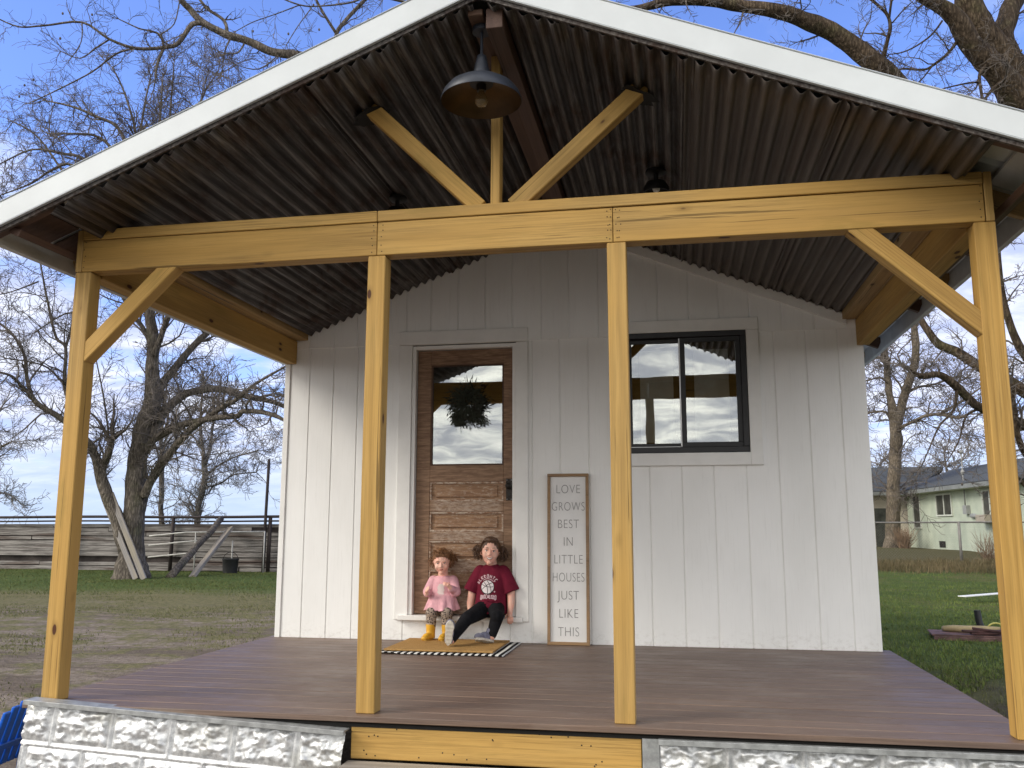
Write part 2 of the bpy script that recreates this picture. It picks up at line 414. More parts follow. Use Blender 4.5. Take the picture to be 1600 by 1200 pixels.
# ================================================================== ground
GZ = -0.60
def gheight(x, y):
    h = GZ
    if y > 21: h += 0.54*min(1, (y-21)/12.0)*(1 if x > 2 else max(0, min(1, (x+3)/5)))
    r = sqrt(x*x+y*y)
    h += 0.05*noise.noise(Vector((x*0.22, y*0.22, 0.3)))*min(1, r/6)
    h += 0.018*noise.noise(Vector((x*1.3, y*1.3, 7.3)))
    return h
def ground():
    def axis(lo, hi, st):                      # fine near the house, coarse to the horizon
        a = [lo+i*st for i in range(int((hi-lo)/st)+1)]
        s = st
        while a[-1] < 2200: s *= 1.35; a.append(a[-1]+s)
        s = st
        while a[0] > -2200: s *= 1.35; a.insert(0, a[0]-s)
        return a
    xs = axis(-22, 22, 0.4); ys = axis(-6, 44, 0.4)
    mb = MB()
    mb.v = [(x, y, gheight(x, y)) for y in ys for x in xs]
    nx = len(xs)
    mb.f = [(j*nx+i, j*nx+i+1, (j+1)*nx+i+1, (j+1)*nx+i) for j in range(len(ys)-1) for i in range(nx-1)]
    k = Mat('yard ground', 0.95, 0, 0.1)
    w = k.coord('World'); x, y, z = k.sep(w)
    nb = k.noise(w, 0.33, 6, 0.62); nm = k.noise(w, 1.9, 6, 0.7); nf = k.noise(w, 16, 5, 0.75); nff = k.noise(w, 60, 3, 0.7)
    ruts = k.noise(k.coord('World', (0.35, 1.5, 1), rot=(0, 0, radians(-14))), 1.3, 5, 0.65)
    green = k.mix(k.mr(nf, 0.3, 0.7), (0.045, 0.066, 0.018), (0.105, 0.145, 0.038))
    green = k.mix(k.mr(nm, 0.5, 0.75, 0, 0.5), green, (0.12, 0.105, 0.045))
    dirt = k.mix(k.mr(nf, 0.3, 0.72), (0.15, 0.120, 0.095), (0.30, 0.25, 0.205))
    dirt = k.mix(k.mr(ruts, 0.44, 0.60, 0, 0.75), dirt, (0.10, 0.078, 0.060))
    dirt = k.mix(k.mr(nff, 0.55, 0.75, 0, 0.45), dirt, (0.36, 0.32, 0.26))
    olive = k.mix(k.mr(nf, 0.35, 0.65), (0.10, 0.098, 0.042), (0.20, 0.175, 0.095))
    # left yard: driveway from the front corner, olive scrub, then the green strip by the fence
    yl = k.math('ADD', y, k.math('MULTIPLY', k.math('SUBTRACT', nb, 0.5), 7.0))
    left = k.mix(k.mr(yl, 9.5, 12.5), k.mix(k.mr(k.math('ADD', nm, k.math('MULTIPLY', yl, 0.012)), 0.53, 0.66), dirt, olive), k.mix(k.mr(yl, 12.8, 16.0), olive, green))
    yr = k.math('ADD', y, k.math('MULTIPLY', k.math('SUBTRACT', nm, 0.5), 3.5))
    right = k.mix(k.mr(yr, 3.0, 8.0), k.mix(k.mr(nm, 0.45, 0.6), (0.075, 0.058, 0.042), (0.075, 0.085, 0.03)), green)
    right = k.mix(k.mr(k.math('ADD', nb, k.math('MULTIPLY', nm, 0.4)), 0.70, 0.86, 0.0, 0.7), right, (0.125, 0.11, 0.05))
    right = k.mix(k.mr(y, 23.0, 25.5), right, (0.095, 0.085, 0.042))
    c = k.mix(k.mr(x, 0.5, 3.5), left, right)
    k.col(c); k.bump(k.math('ADD', nf, nm), 0.8, 0.05)
    o = mb.build('ground', k.m, None, True, fix=False); o['kind'] = 'structure'
ground()

# ================================================================== the little house with its porch
D = 2.616; XR = 2.262; SL = 0.406; W = 4.494; ZC = 3.215
HOUSE = thing('little_house', 'small white board-sided house with timber gable porch and weathered wooden door', 'house', (2.25, 2.6, GZ))
WALLX0, WALLX1, YB = 0.0, 4.452, 9.3
def ceil_z(x): return ZC-SL*abs(x-XR)

# siding: flat boards with shiplap grooves, each groove a real recess
def siding(name, x0, x1, z0, topf, grooves, yf, parent=HOUSE, th=0.02, lap=0.009):
    st = [(x0, 0)]
    for g in grooves:
        if x0+0.02 < g < x1-0.02: st += [(g-0.0045, 0.0), (g-0.0035, lap), (g+0.0005, lap), (g+0.009, 0.0)]
    st.append((x1, 0))
    if x0 < XR < x1 and topf is not None: st.append((XR, 0)); st.sort()
    mb = MB(); n = len(st)
    top = [(topf(x) if callable(topf) else topf) for x, _ in st]
    for x, dy in st: mb.v.append((x, yf+dy, z0))
    for (x, dy), t in zip(st, top): mb.v.append((x, yf+dy, t))
    for x, dy in st: mb.v.append((x, yf+th, z0))
    for (x, dy), t in zip(st, top): mb.v.append((x, yf+th, t))
    for i in range(n-1):
        mb.f += [(i, i+1, n+i+1, n+i), (2*n+i+1, 2*n+i, 3*n+i, 3*n+i+1), (i, 2*n+i, 2*n+i+1, i+1), (n+i, n+i+1, 3*n+i+1, 3*n+i)]
    mb.f += [(0, n, 3*n, 2*n), (n-1, 2*n+n-1, 3*n+n-1, n+n-1)]
    return mb.build(name, M['siding'], parent)
GL = [0.039, 0.203, 0.405, 0.610, 0.815, 1.02, 1.22, 1.43, 1.64, 1.85, 2.018, 2.232, 2.450, 2.672, 2.896, 3.130, 3.360, 3.592, 3.820, 4.048, 4.272]
GU = [0.2, 0.4, 0.6, 0.8, 1.009, 1.21, 1.43, 1.648, 1.865, 2.091, 2.307, 2.533, 2.76, 2.984, 3.215, 3.433, 3.656, 3.885, 4.116, 4.33]
siding('wall', 0.0, 1.06, -0.02, 2.275, GL, D)
siding('wall', 1.90, 2.70, -0.02, 2.275, GL, D)
siding('wall', 2.70, 3.63, -0.02, 1.30, GL, D)
siding('wall', 3.63, WALLX1, -0.02, 2.275, GL, D)
siding('wall', 1.06, 1.90, -0.02, 0.145, GL, D)
siding('gable_wall', 0.0, 1.06, 2.271, lambda x: ceil_z(x)+0.05, GU, D-0.009, th=0.03)
siding('gable_wall', 1.90, WALLX1, 2.271, lambda x: ceil_z(x)+0.05, GU, D-0.009, th=0.03)
siding('gable_wall', 1.06, 1.90, 2.30, lambda x: ceil_z(x)+0.05, GU, D-0.009, th=0.03)
mb = MB()                                            # side and back walls with a dark room inside
mb.box(0.0, 0.06, D+0.021, YB, -0.25, 2.33); mb.box(WALLX1-0.06, WALLX1, D+0.021, YB, -0.25, 2.33); mb.box(0.06, WALLX1-0.06, YB-0.06, YB, -0.25, 2.33)
mb.build('side_wall', M['siding'], HOUSE)
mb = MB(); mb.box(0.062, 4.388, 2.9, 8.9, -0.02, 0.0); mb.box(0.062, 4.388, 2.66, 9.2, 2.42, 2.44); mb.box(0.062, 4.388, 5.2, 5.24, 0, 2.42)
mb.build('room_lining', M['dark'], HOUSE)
# corner board, rake trim under the ceiling
mb = MB(); mb.box(-0.006, 0.036, D-0.010, D+0.05, -0.02, 2.262); mb.build('corner_board', M['trim'], HOUSE, bevel=0.002)
mb = MB()
for s in (1,):
    x0, x1 = XR+0.12, 4.34
    mb.prism([(x0, ceil_z(x0)-0.075), (x1, ceil_z(x1)-0.075), (x1, ceil_z(x1)+0.005), (x0, ceil_z(x0)+0.005)], 1, D-0.032, D-0.010)
mb.build('rake_trim', M['trim'], HOUSE, bevel=0.002)

# ---- door
DX0, DX1, DZ0, DZ1, DY = 1.098, 1.863, 0.190, 2.222, 2.655
casing = MB()
casing.box(0.958, 1.064, D-0.020, D+0.02, 0.150, 2.262)
casing.box(1.896, 1.992, D-0.020, D+0.02, 0.150, 2.262)
casing.box(0.958, 1.992, D-0.024, D+0.02, 2.264, 2.372)
casing.build('door_casing', M['trim'], HOUSE, bevel=0.003)
jamb = MB()
jamb.box(1.065, 1.094, D-0.006, D+0.16, 0.186, 2.255); jamb.box(1.867, 1.895, D-0.006, D+0.16, 0.186, 2.255); jamb.box(1.0945, 1.8665, D-0.006, D+0.16, 2.226, 2.255)
jamb.build('door_frame', M['trim'], HOUSE, bevel=0.002)
sill = MB(); sill.box(0.99, 1.95, D-0.050, D+0.16, 0.147, 0.184); sill.build('door_sill', M['trim'], HOUSE, bevel=0.004)
gx0, gx1, gz0, gz1 = 1.208, 1.790, 1.312, 2.105
door = MB(); y0, y1 = DY, DY+0.044
door.box(DX0, gx0, y0, y1, DZ0, DZ1); door.box(gx1, DX1, y0, y1, DZ0, DZ1)
door.box(gx0, gx1, y0, y1, gz1, DZ1)
pz = [(1.185, 1.035), (0.955, 0.805), (0.735, 0.585), (0.515, 0.365)]
edges = [gz0, *[q for p in pz for q in p], DZ0]
for a, b in ((gz0, 1.185), (1.035, 0.955), (0.805, 0.735), (0.585, 0.515), (0.365, DZ0)):
    door.box(gx0, gx1, y0, y1, b, a)
DOOR = door.build('door', M['door'], HOUSE, bevel=0.003)
for a, b in pz:                                       # raised horizontal panels inside a moulding
    p = MB(); p.box(gx0, gx1, y0+0.018, y1-0.006, b, a); p.box(gx0+0.045, gx1-0.045, y0+0.006, y0+0.019, b+0.032, a-0.032)
    p.build('door_panel', M['door_panel'], DOOR, bevel=0.005)
    p = MB(); t = 0.014
    for q in ((gx0, gx1, a-t, a), (gx0, gx1, b, b+t), (gx0, gx0+t, b+t, a-t), (gx1-t, gx1, b+t, a-t)):
        p.box(q[0], q[1], y0+0.004, y0+0.0175, q[2], q[3])
    p.build('moulding', M['paint_left'], DOOR, bevel=0.003)
g = MB(); g.box(gx0-0.004, gx1+0.004, y0+0.020, y0+0.024, gz0-0.004, gz1+0.004); g.build('door_glass', M['glass'], DOOR)
g = MB(); t = 0.012
for q in ((gx0, gx1, gz1-t, gz1), (gx0, gx1, gz0, gz0+t), (gx0, gx0+t, gz0+t, gz1-t), (gx1-t, gx1, gz0+t, gz1-t)): g.box(q[0], q[1], y0+0.004, y0+0.019, q[2], q[3])
g.build('glazing_bead', M['brown_board'], DOOR, bevel=0.002)
ir = simple('dark iron lock plate', (0.035, 0.030, 0.027), 0.5, 0.7, 0.3, 30)
k = MB(); k.box(1.812, 1.8615, y0-0.006, y0-0.0005, 1.040, 1.205); k.build('lock_plate', ir, DOOR, bevel=0.002)
k = MB(); k.lathe([(0.0, 0.0), (0.009, 0.0), (0.009, 0.02), (0.022, 0.026), (0.025, 0.038), (0.018, 0.048), (0.0, 0.05)], (1.838, y0-0.006, 1.15), 16, (0, -1, 0))
k.build('door_knob', ir, DOOR, True)
MB().ball((1.838, y0-0.007, 1.085), (0.006, 0.003, 0.012)).build('keyhole', M['black'], DOOR, True)
for z in (1.05, 1.195):
    for x in (1.82, 1.853): MB().ball((x, y0-0.007, z), 0.0035, 8, 6).build('screw', M['alu'], DOOR, True)

# ---- window
WX0, WX1, WZ0, WZ1 = 2.708, 3.626, 1.382, 2.290
t = MB()
t.box(2.612, 2.706, D-0.026, D+0.02, 1.287, 2.288); t.box(3.628, 3.718, D-0.026, D+0.02, 1.287, 2.288)
t.box(2.612, 3.718, D-0.030, D+0.02, 2.2895, 2.380); t.box(2.7065, 3.6275, D-0.026, D+0.02, 1.287, 1.380)
t.build('window_trim', M['trim'], HOUSE, bevel=0.003)
fr = MB(); b = 0.042; yA, yB = D-0.020, D+0.07
fr.box(WX0, WX1, yA, yB, WZ1-b, WZ1); fr.box(WX0, WX1, yA, yB, WZ0, WZ0+b)
fr.box(WX0, WX0+b, yA, yB, WZ0+b, WZ1-b); fr.box(WX1-b, WX1, yA, yB, WZ0+b, WZ1-b)
WINDOW = fr.build('window', M['black'], HOUSE, bevel=0.003)
def sash(x0, x1, y, w):
    s = MB(); z0, z1 = WZ0+b, WZ1-b
    s.box(x0, x1, y, y+0.022, z1-w, z1); s.box(x0, x1, y, y+0.022, z0, z0+w); s.box(x0, x0+w, y, y+0.022, z0+w, z1-w); s.box(x1-w, x1, y, y+0.022, z0+w, z1-w)
    s.build('sash', M['black'], WINDOW, bevel=0.002)
    s = MB(); s.box(x0+w-0.003, x1-w+0.003, y+0.010, y+0.013, z0+w-0.003, z1-w+0.003); s.build('pane', M['glass'], WINDOW)
sash(3.144, 3.584, D+0.000, 0.036)
sash(2.750, 3.176, D+0.030, 0.032)
s = MB(); s.box(3.134, 3.1445, D+0.002, D+0.028, WZ0+b+0.004, WZ1-b-0.004); s.box(2.76, 3.133, D+0.022, D+0.028, WZ0+b, WZ0+b+0.008); s.build('screen_track', M['alu'], WINDOW, bevel=0.001)
for x0, x1 in ((2.84, 3.09), (3.245, 3.50)):            # pale liner sheets standing behind the panes
    s = MB(); n = 14
    for i in range(n+1):
        for j in range(n+1):
            u, v = i/n, j/n; x = x0+(x1-x0)*u; z = 1.47+0.70*v
            s.v.append((x, D+0.085+0.012*sin(v*17+3*u)+0.006*sin(u*9), z))
    for i in range(n):
        for j in range(n): a = i*(n+1)+j; s.f.append((a, a+n+1, a+n+2, a+1))
    s.build('window_shade', M['shade'], WINDOW, True)

# ---- lumber
def lumber(name, p0, p1, w, h, mat='pine', parent=HOUSE, up=(0, 0, 1), bev=0.004, e0=0.0, e1=0.0, shear=None):
    """square timber from p0 to p1, w across, h along 'up' (section centred)"""
    p0, p1 = Vector(p0), Vector(p1); d = p1-p0; L = d.length; d.normalize()
    upv = Vector(up); upv = (upv-d*upv.dot(d)).normalized(); side = upv.cross(d)
    m = Matrix((d, side, upv)).transposed().to_4x4(); m.translation = (p0+p1)/2
    mb = MB(); n = max(2, int(L/0.25)); r = random.Random(int(L*1000)+len(WM))
    # a little bow so that the edges are not ruler straight
    bow = (r.uniform(-1, 1)*0.0016*L, r.uniform(-1, 1)*0.0016*L)
    for i in range(n+1):
        t = i/n; x = -L/2+L*t; k = 4*t*(1-t)
        x0 = x
        for (yy, zz) in ((-w/2, -h/2), (w/2, -h/2), (w/2, h/2), (-w/2, h/2)):
            sx = x
            if shear and i == 0: sx += shear[0]*zz
            if shear and i == n: sx += shear[1]*zz
            mb.v.append((sx, yy+bow[0]*k, zz+bow[1]*k))
    for i in range(n):
        a = i*4
        for j in range(4): mb.f.append((a+j, a+(j+1) % 4, a+4+(j+1) % 4, a+4+j))
    mb.f += [(0, 3, 2, 1), (n*4, n*4+1, n*4+2, n*4+3)]
    return mb.build(name, M[mat], parent, bevel=bev, m=m)

S = 0.090; HB, HT = 2.166, 2.394
POSTX = [0.0+S/2, 1.619+S/2, 2.797+S/2, W-S/2]
for x in POSTX: lumber('post', (x, S/2, 0.0), (x, S/2, HB-0.002), S, S, up=(0, 1, 0))
# front beam: two faces spliced, with a flat plate on top and the side beam's end showing at each corner
for a, c in ((0.034, 1.661), (1.664, 2.826), (2.829, W-0.040)):
    lumber('beam', (a, 0.046, (HB+2.337)/2), (c, 0.046, (HB+2.337)/2), 0.090, 2.337-HB-0.001, bev=0.003)
for a, c in ((0.034, 1.661), (1.664, W-0.040)):
    lumber('beam_cap', (a, 0.044, 2.3665), (c, 0.044, 2.3665), 0.100, 0.056, bev=0.003)
for x in (0.016, W-0.019): lumber('corner_block', (x, 0.046, HB), (x, 0.046, HT), 0.034, 0.096, up=(0, 1, 0), bev=0.003)
for x, s in ((0.046, 1), (W-0.046, -1)):
    lumber('side_beam', (x, 0.100, 2.246), (x, D-0.012, 2.236), 0.088, 0.186, bev=0.003)
    lumber('ledger', (x+s*0.092, 0.100, 2.372), (x+s*0.092, D-0.012, 2.366), 0.088, 0.060, 'pine_aged', bev=0.003)
    lumber('side_plate', (x, 0.100, 2.372), (x, D-0.012, 2.364), 0.092, 0.060, 'pine_aged', bev=0.003)
# king post and web braces
lumber('king_post', (2.256, 0.052, HT+0.001), (2.256, 0.052, 3.20), 0.046, 0.080, up=(0, 1, 0))
lumber('web_brace', (2.178, 0.050, 2.388), (1.520, 0.050, 3.040), 0.074, 0.080, up=(1, 0, 1), bev=0.004)
lumber('web_brace', (2.345, 0.050, 2.385), (3.030, 0.050, 3.000), 0.074, 0.080, up=(-1, 0, 1), bev=0.004)
# knee braces
lumber('knee_brace', (0.062, 0.046, 1.713), (0.552, 0.046, 2.196), 0.082, 0.080, up=(-1, 0, 1))
lumber('knee_brace', (4.432, 0.046, 1.690), (3.905, 0.046, 2.190), 0.082, 0.080, up=(1, 0, 1))
# nail heads at the splices
r = random.Random(4)
for x in (1.640, 1.688, 2.800, 2.812, 2.846, 2.858, 0.048, 4.44):
    for i in range(5): MB().ball((x+r.uniform(-.006, .006), 0.0005, HB+0.022+i*0.034+r.uniform(-.006, .006)), (0.0030, 0.0016, 0.0030), 8, 4).build('nail', ir, HOUSE, True)
# ridge board (two dark planks)
lumber('ridge_board', (2.325, -0.36, 3.150), (2.325, D-0.02, 3.150), 0.078, 0.100, 'brown_board', bev=0.003)
lumber('ridge_cleat', (2.235, -0.36, 3.187), (2.235, D-0.02, 3.187), 0.070, 0.030, 'brown_board', bev=0.003)

# ---- corrugated ceiling: overlapping old sheets, corrugations along the depth
def corr(x0, x1, yf, yb, lift, seed, pitch=0.068, amp=0.0145):
    r = random.Random(seed); mb = MB()
    nper = (x1-x0)/pitch; nx = int(nper*8); ny = 16
    ph = r.uniform(0, 6.28)
    for j in range(ny+1):
        v = j/ny; y = yf+(yb-yf)*v
        for i in range(nx+1):
            x = x0+(x1-x0)*i/nx
            a = amp*(1+0.22*noise.noise(Vector((x*3, y*1.5, seed))))
            dent = 0.009*noise.noise(Vector((x*2.2, y*1.3, seed+9.)))
            z = ceil_z(x)+lift+a*cos(2*pi*(x-x0)/pitch+ph)+dent
            yy = y+(0.016*noise.noise(Vector((x*5, seed, 0))) if j == 0 else 0)
            if j == 0: z += 0.007*noise.noise(Vector((x*30, seed*3., 0)))
            mb.v.append((x, yy, z))
    w = nx+1
    for j in range(ny):
        for i in range(nx): a = j*w+i; mb.f.append((a, a+1, a+w+1, a+w))
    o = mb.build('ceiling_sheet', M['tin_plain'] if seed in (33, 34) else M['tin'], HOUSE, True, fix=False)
    md = o.modifiers.new('thick', 'SOLIDIFY'); md.thickness = 0.0016; md.offset = 1
    return o
cuts_l = [0.150, 0.76, 1.38, 1.80, 2.232]; cuts_r = [2.292, 2.62, 3.205, 3.83, 4.372]
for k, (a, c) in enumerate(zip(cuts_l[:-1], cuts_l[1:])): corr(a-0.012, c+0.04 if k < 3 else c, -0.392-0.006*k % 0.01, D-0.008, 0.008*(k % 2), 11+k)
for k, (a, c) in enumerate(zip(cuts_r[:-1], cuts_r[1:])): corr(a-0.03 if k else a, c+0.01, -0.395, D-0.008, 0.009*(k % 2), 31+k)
# dark ragged patches stand in for unlit holes where braces pass through the tin
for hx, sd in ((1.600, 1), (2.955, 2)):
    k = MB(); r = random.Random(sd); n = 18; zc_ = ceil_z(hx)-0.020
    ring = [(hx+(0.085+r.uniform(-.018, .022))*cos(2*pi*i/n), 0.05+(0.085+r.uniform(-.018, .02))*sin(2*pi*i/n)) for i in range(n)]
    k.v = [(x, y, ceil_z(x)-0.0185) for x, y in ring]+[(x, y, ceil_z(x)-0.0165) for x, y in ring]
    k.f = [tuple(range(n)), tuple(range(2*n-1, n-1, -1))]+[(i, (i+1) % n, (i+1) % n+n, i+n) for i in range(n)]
    k.build('hole_patch', M['dark'], HOUSE)
# dark plank packing behind the fascia and above the sheets
mb = MB()
for s in (-1, 1):
    x0 = XR; x1 = XR+s*2.45; z0 = 3.268; 
    mb.prism([(x0, z0-0.045), (x1, z0-0.045-SL*2.45), (x1, z0+0.058-SL*2.45), (x0, z0+0.058)], 1, -0.412, -0.398)
mb.build('rake_backing', M['tin'], HOUSE)

# ---- roof: white metal skin, rake fascia, eaves with rafter tails
mb = MB(); EX = 2.50
def roofz(dx): return 3.352-SL*dx
for s in (-1, 1):
    n = 26; prof = []
    pts = []
    y = -0.42; 
    ribs = [(-0.42, 0.0)]
    yy = -0.30
    while yy < 9.5:
        ribs += [(yy-0.03, 0), (yy-0.015, 0.022), (yy+0.015, 0.022), (yy+0.03, 0)]; yy += 0.305
    ribs.append((9.6, 0))
    bl = len(mb.v)
    for y, dz in ribs:
        for dx in (0.0, EX):
            mb.v.append((XR+s*dx, y, roofz(dx)+dz))
    for i in range(len(ribs)-1):
        a = bl+i*2; mb.f.append((a, a+1, a+3, a+2))
o = mb.build('roof', M['roof_white'], HOUSE, fix=False); md = o.modifiers.new('thick', 'SOLIDIFY'); md.thickness = 0.004; md.offset = -1
ROOF = o
for s in (-1, 1):                                      # rake fascia with a small drip return, one piece per slope
    mb = MB(); L = 2.52
    def P(dx, off): return (XR+s*dx, 3.247-SL*dx+off)
    mb.prism([P(0, 0), P(L, 0), P(L, 0.117), P(0, 0.117)], 1, -0.432, -0.4205)
    mb.prism([P(0, 0.118), P(L, 0.118), P(L, 0.124), P(0, 0.124)], 1, -0.436, -0.33)
    mb.prism([P(0, -0.004), P(L, -0.004), P(L, -0.0005), P(0, -0.0005)], 1, -0.4325, -0.4145)
    mb.build('rake_fascia', M['roof_white'], HOUSE, bevel=0.0025)
mb = MB(); mb.prism([(XR-0.14, 3.366-SL*0.14+0.006), (XR, 3.372+0.02), (XR+0.14, 3.366-SL*0.14+0.006), (XR, 3.372+0.008)], 1, -0.438, 9.6); mb.build('ridge_cap', M['roof_white'], HOUSE)
# underside above the eaves: pale and brown panels, rafter tails, blocking, gutter board
for s in (-1, 1):
    def PX(dx): return XR+s*dx
    yy = -0.36; k = 0
    while yy < 9.2:
        if not (2.62 < yy < 2.7):
            d0 = 2.10
            lumber('rafter_tail', (PX(d0), yy, roofz(d0)-0.068), (PX(2.455), yy, roofz(2.455)-0.068), 0.040, 0.088, 'pine_aged' if k % 2 else 'brown_board', bev=0.002)
        yy += 0.61; k += 1
    mb = MB()
    mb.prism([(PX(2.458), roofz(2.458)-0.125), (PX(2.482), roofz(2.458)-0.130), (PX(2.482), roofz(2.482)-0.008), (PX(2.458), roofz(2.458)-0.008)], 1, -0.40, 9.5)
    mb.build('eave_board', M['roof_under'], HOUSE, bevel=0.002)
    r = random.Random(5+s)
    mb = MB(); y = -0.35                                # panels between the tails, pale right and brown left, some slipped or missing
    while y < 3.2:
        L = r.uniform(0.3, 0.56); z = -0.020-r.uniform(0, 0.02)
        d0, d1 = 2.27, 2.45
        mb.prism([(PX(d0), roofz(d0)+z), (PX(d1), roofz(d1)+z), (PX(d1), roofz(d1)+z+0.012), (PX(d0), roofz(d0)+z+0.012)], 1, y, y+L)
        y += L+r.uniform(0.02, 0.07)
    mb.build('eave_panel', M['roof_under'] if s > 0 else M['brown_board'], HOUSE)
    lumber('purlin', (PX(2.33), -0.37, roofz(2.33)-0.135), (PX(2.33), D+0.4, roofz(2.33)-0.135), 0.06, 0.034, 'brown_board', up=(SL*s*-1, 0, 1), bev=0.002)

# ---- deck
mb = MB(); r = random.Random(2); y = -0.055; n = 0; bw = 0.138
while y < D+0.02:
    x0, x1 = -0.055, W+0.022
    mb.box(x0, x1, y, y+bw-0.0085, -0.026, 0.0+r.uniform(-0.0012, 0.0)); y += bw
mb.build('deck', M['deck'], HOUSE, bevel=0.003)
mb = MB(); mb.box(-0.03, W+0.005, -0.034, D, -0.050, -0.034); mb.build('deck_gap_dark', M['dark'], HOUSE)  # black sheet below the boards, standing in for shade in their gaps
for a, c in ((-0.03, 0.01), (W-0.03, W+0.004)): MB().box(a, c, 0.0, D, -0.2, -0.046).build('rim_board', M['pine_aged'], HOUSE)
lumber('front_board', (1.612, -0.012, -0.117), (2.912, -0.012, -0.117), 0.036, 0.140, bev=0.003)
r = random.Random(8)
for i in range(22): MB().ball((1.65+r.random()*1.24, -0.031, -0.055-r.choice((0.0, 0.03, 0.095, 0.11))+r.uniform(-.006, .006)), (0.0035, 0.0012, 0.0035), 8, 4).build('nail', ir, HOUSE, True)
lumber('step_tread', (1.60, -0.165, -0.213), (2.96, -0.165, -0.213), 0.27, 0.038, 'grey_wood', bev=0.004)
for a in (1.64, 2.88): MB().box(a, a+0.04, -0.28, 0.0, -0.6, -0.233).build('step_leg', M['pine_aged'], HOUSE, bevel=0.003)

# ---- pressed tin skirting, a rock-face pattern in real relief
def pressed(x0, x1, z0, z1, y, off, bwid=0.308, bh=0.188, z_top=None, rot=0.0, lean=0.0, seed=0, name='skirting_panel', cap=True):
    st = 0.0062; nx = int((x1-x0)/st); nz = int((z1-z0)/st); mb = MB()
    for j in range(nz+1):
        z = z0+(z1-z0)*j/nz; row = int((z1-z)/bh-1e-6); fz = ((z1-z)/bh) % 1.0
        for i in range(nx+1):
            x = x0+(x1-x0)*i/nx
            fx = ((x-x0-off)/bwid+(0.42 if row % 2 else 0)) % 1.0
            bx = math.floor((x-x0-off)/bwid+(0.42 if row % 2 else 0))
            e = min(min(fx, 1-fx)*bwid, min(fz, 1-fz)*bh)
            q = Vector((x*15+bx*3.1, z*21+row*5.7, seed))
            rock = max(0.0, 0.50+1.0*noise.noise(q)+0.5*noise.noise(q*2.7)+0.25*noise.noise(q*6.1))
            bead = 0.0085*math.exp(-((e-0.0035)/0.0036)**2)-0.006*math.exp(-((e-0.012)/0.004)**2)
            h = min(1, max(0, (e-0.017)/0.022))*rock*0.021+bead
            mb.v.append((x, y-h-lean*(z1-z), z))
    w = nx+1
    for j in range(nz):
        for i in range(nx): a = j*w+i; mb.f.append((a, a+1, a+w+1, a+w))
    m = None
    if rot:
        c = Matrix.Translation(Vector((x0, y, z1))); m = c @ Matrix.Rotation(rot, 4, 'Y') @ c.inverted()
    o = mb.build(name, M['pressed'], HOUSE, True, fix=False, m=m)
    if cap:
        k = MB(); k.box(x0-0.004, x1+0.004, y-0.034, y+0.05, z1+0.001, z1+0.009); k.box(x0-0.004, x1+0.004, y-0.037, y-0.0345, z1-0.012, z1+0.009)
        k.build('skirting_cap', M['galv'], HOUSE, bevel=0.001, m=m)
    return o
pressed(-0.012, 1.60, -0.60, 0.012, -0.062, 0.150, rot=radians(2.75), lean=0.10, seed=1)
pressed(2.988, 4.62, -0.62, -0.052, -0.030, 0.282, seed=5, bwid=0.306, name='skirting_panel')
mb = MB(); mb.box(2.915, 2.987, -0.040, -0.032, -0.6, -0.046); mb.build('skirting_strip', M['galv'], HOUSE, bevel=0.001)

# ================================================================== things on the porch
# small dark porch fixtures under the ceiling
def fixture(x, y, label):
    z = ceil_z(x)-0.008
    t = thing('ceiling_light', label, 'light fixture', (x, y, z), 'small dark lights under the porch ceiling')
    bm_ = simple('black fixture metal', (0.012, 0.011, 0.011), 0.55, 0.3, 0.2)
    k = MB(); k.lathe([(0.0, 0.0), (0.06, 0.0), (0.062, -0.018), (0.05, -0.024), (0.0, -0.024)], (x, y, z), 20); k.build('ceiling_plate', bm_, t, True, auto=40)
    k = MB(); k.lathe([(0.0, -0.024), (0.014, -0.024), (0.014, -0.06), (0.055, -0.075), (0.075, -0.11), (0.075, -0.135), (0.068, -0.135), (0.064, -0.11), (0.0, -0.085)], (x, y, z), 20); k.build('lamp_shade', bm_, t, True, auto=40)
    k = MB(); k.ball((x, y, z-0.112), 0.022); k.build('bulb', M['shade'], t, True)
    return t
fixture(1.43, 1.02, 'small black light under the left slope of the corrugated ceiling')
fixture(3.022, 0.95, 'small black light under the right slope of the corrugated ceiling')

# barn lamp hung in front of the king post
LX, LY, LZ = 2.243, -0.250, 2.803
LAMP = thing('pendant_lamp', 'dark blue-grey barn shade pendant lamp hanging below the porch ridge', 'lamp', (LX, LY, LZ))
lm = simple('blue-grey enamel', (0.030, 0.035, 0.048), 0.45, 0.2, 0.15, 20, 0.05)
li = simple('bronze shade lining', (0.105, 0.062, 0.028), 0.45, 0.55, 0.25, 8, 0.05)
k = MB(); k.lathe([(0.188, 0.0), (0.189, 0.006), (0.179, 0.034), (0.155, 0.066), (0.115, 0.092), (0.070, 0.108), (0.046, 0.114)], (LX, LY, LZ), 48)
SH = k.build('lamp_shade', lm, LAMP, True, fix=False)
k = MB(); k.lathe([(0.1875, 0.001), (0.176, 0.031), (0.152, 0.062), (0.112, 0.087), (0.068, 0.102), (0.030, 0.106), (0.0, 0.106)][::-1], (LX, LY, LZ), 48); k.build('shade_lining', li, SH, True, fix=False)
k = MB(); k.lathe([(0.046, 0.112), (0.045, 0.122), (0.036, 0.155), (0.026, 0.205), (0.022, 0.225), (0.012, 0.232), (0.007, 0.240), (0.007, 0.36)], (LX, LY, LZ), 24); k.build('neck', lm, LAMP, True, auto=50)
k = MB(); k.lathe([(0.0, 0.345), (0.045, 0.345), (0.045, 0.372), (0.0, 0.372)], (LX, LY, LZ), 20); k.build('canopy', lm, LAMP, True, auto=50)
k = MB(); k.lathe([(0.055, 0.098), (0.055, 0.082), (0.024, 0.078), (0.022, 0.050), (0.0, 0.050)], (LX, LY, LZ), 20); k.build('socket', M['black'], LAMP, True, auto=50)
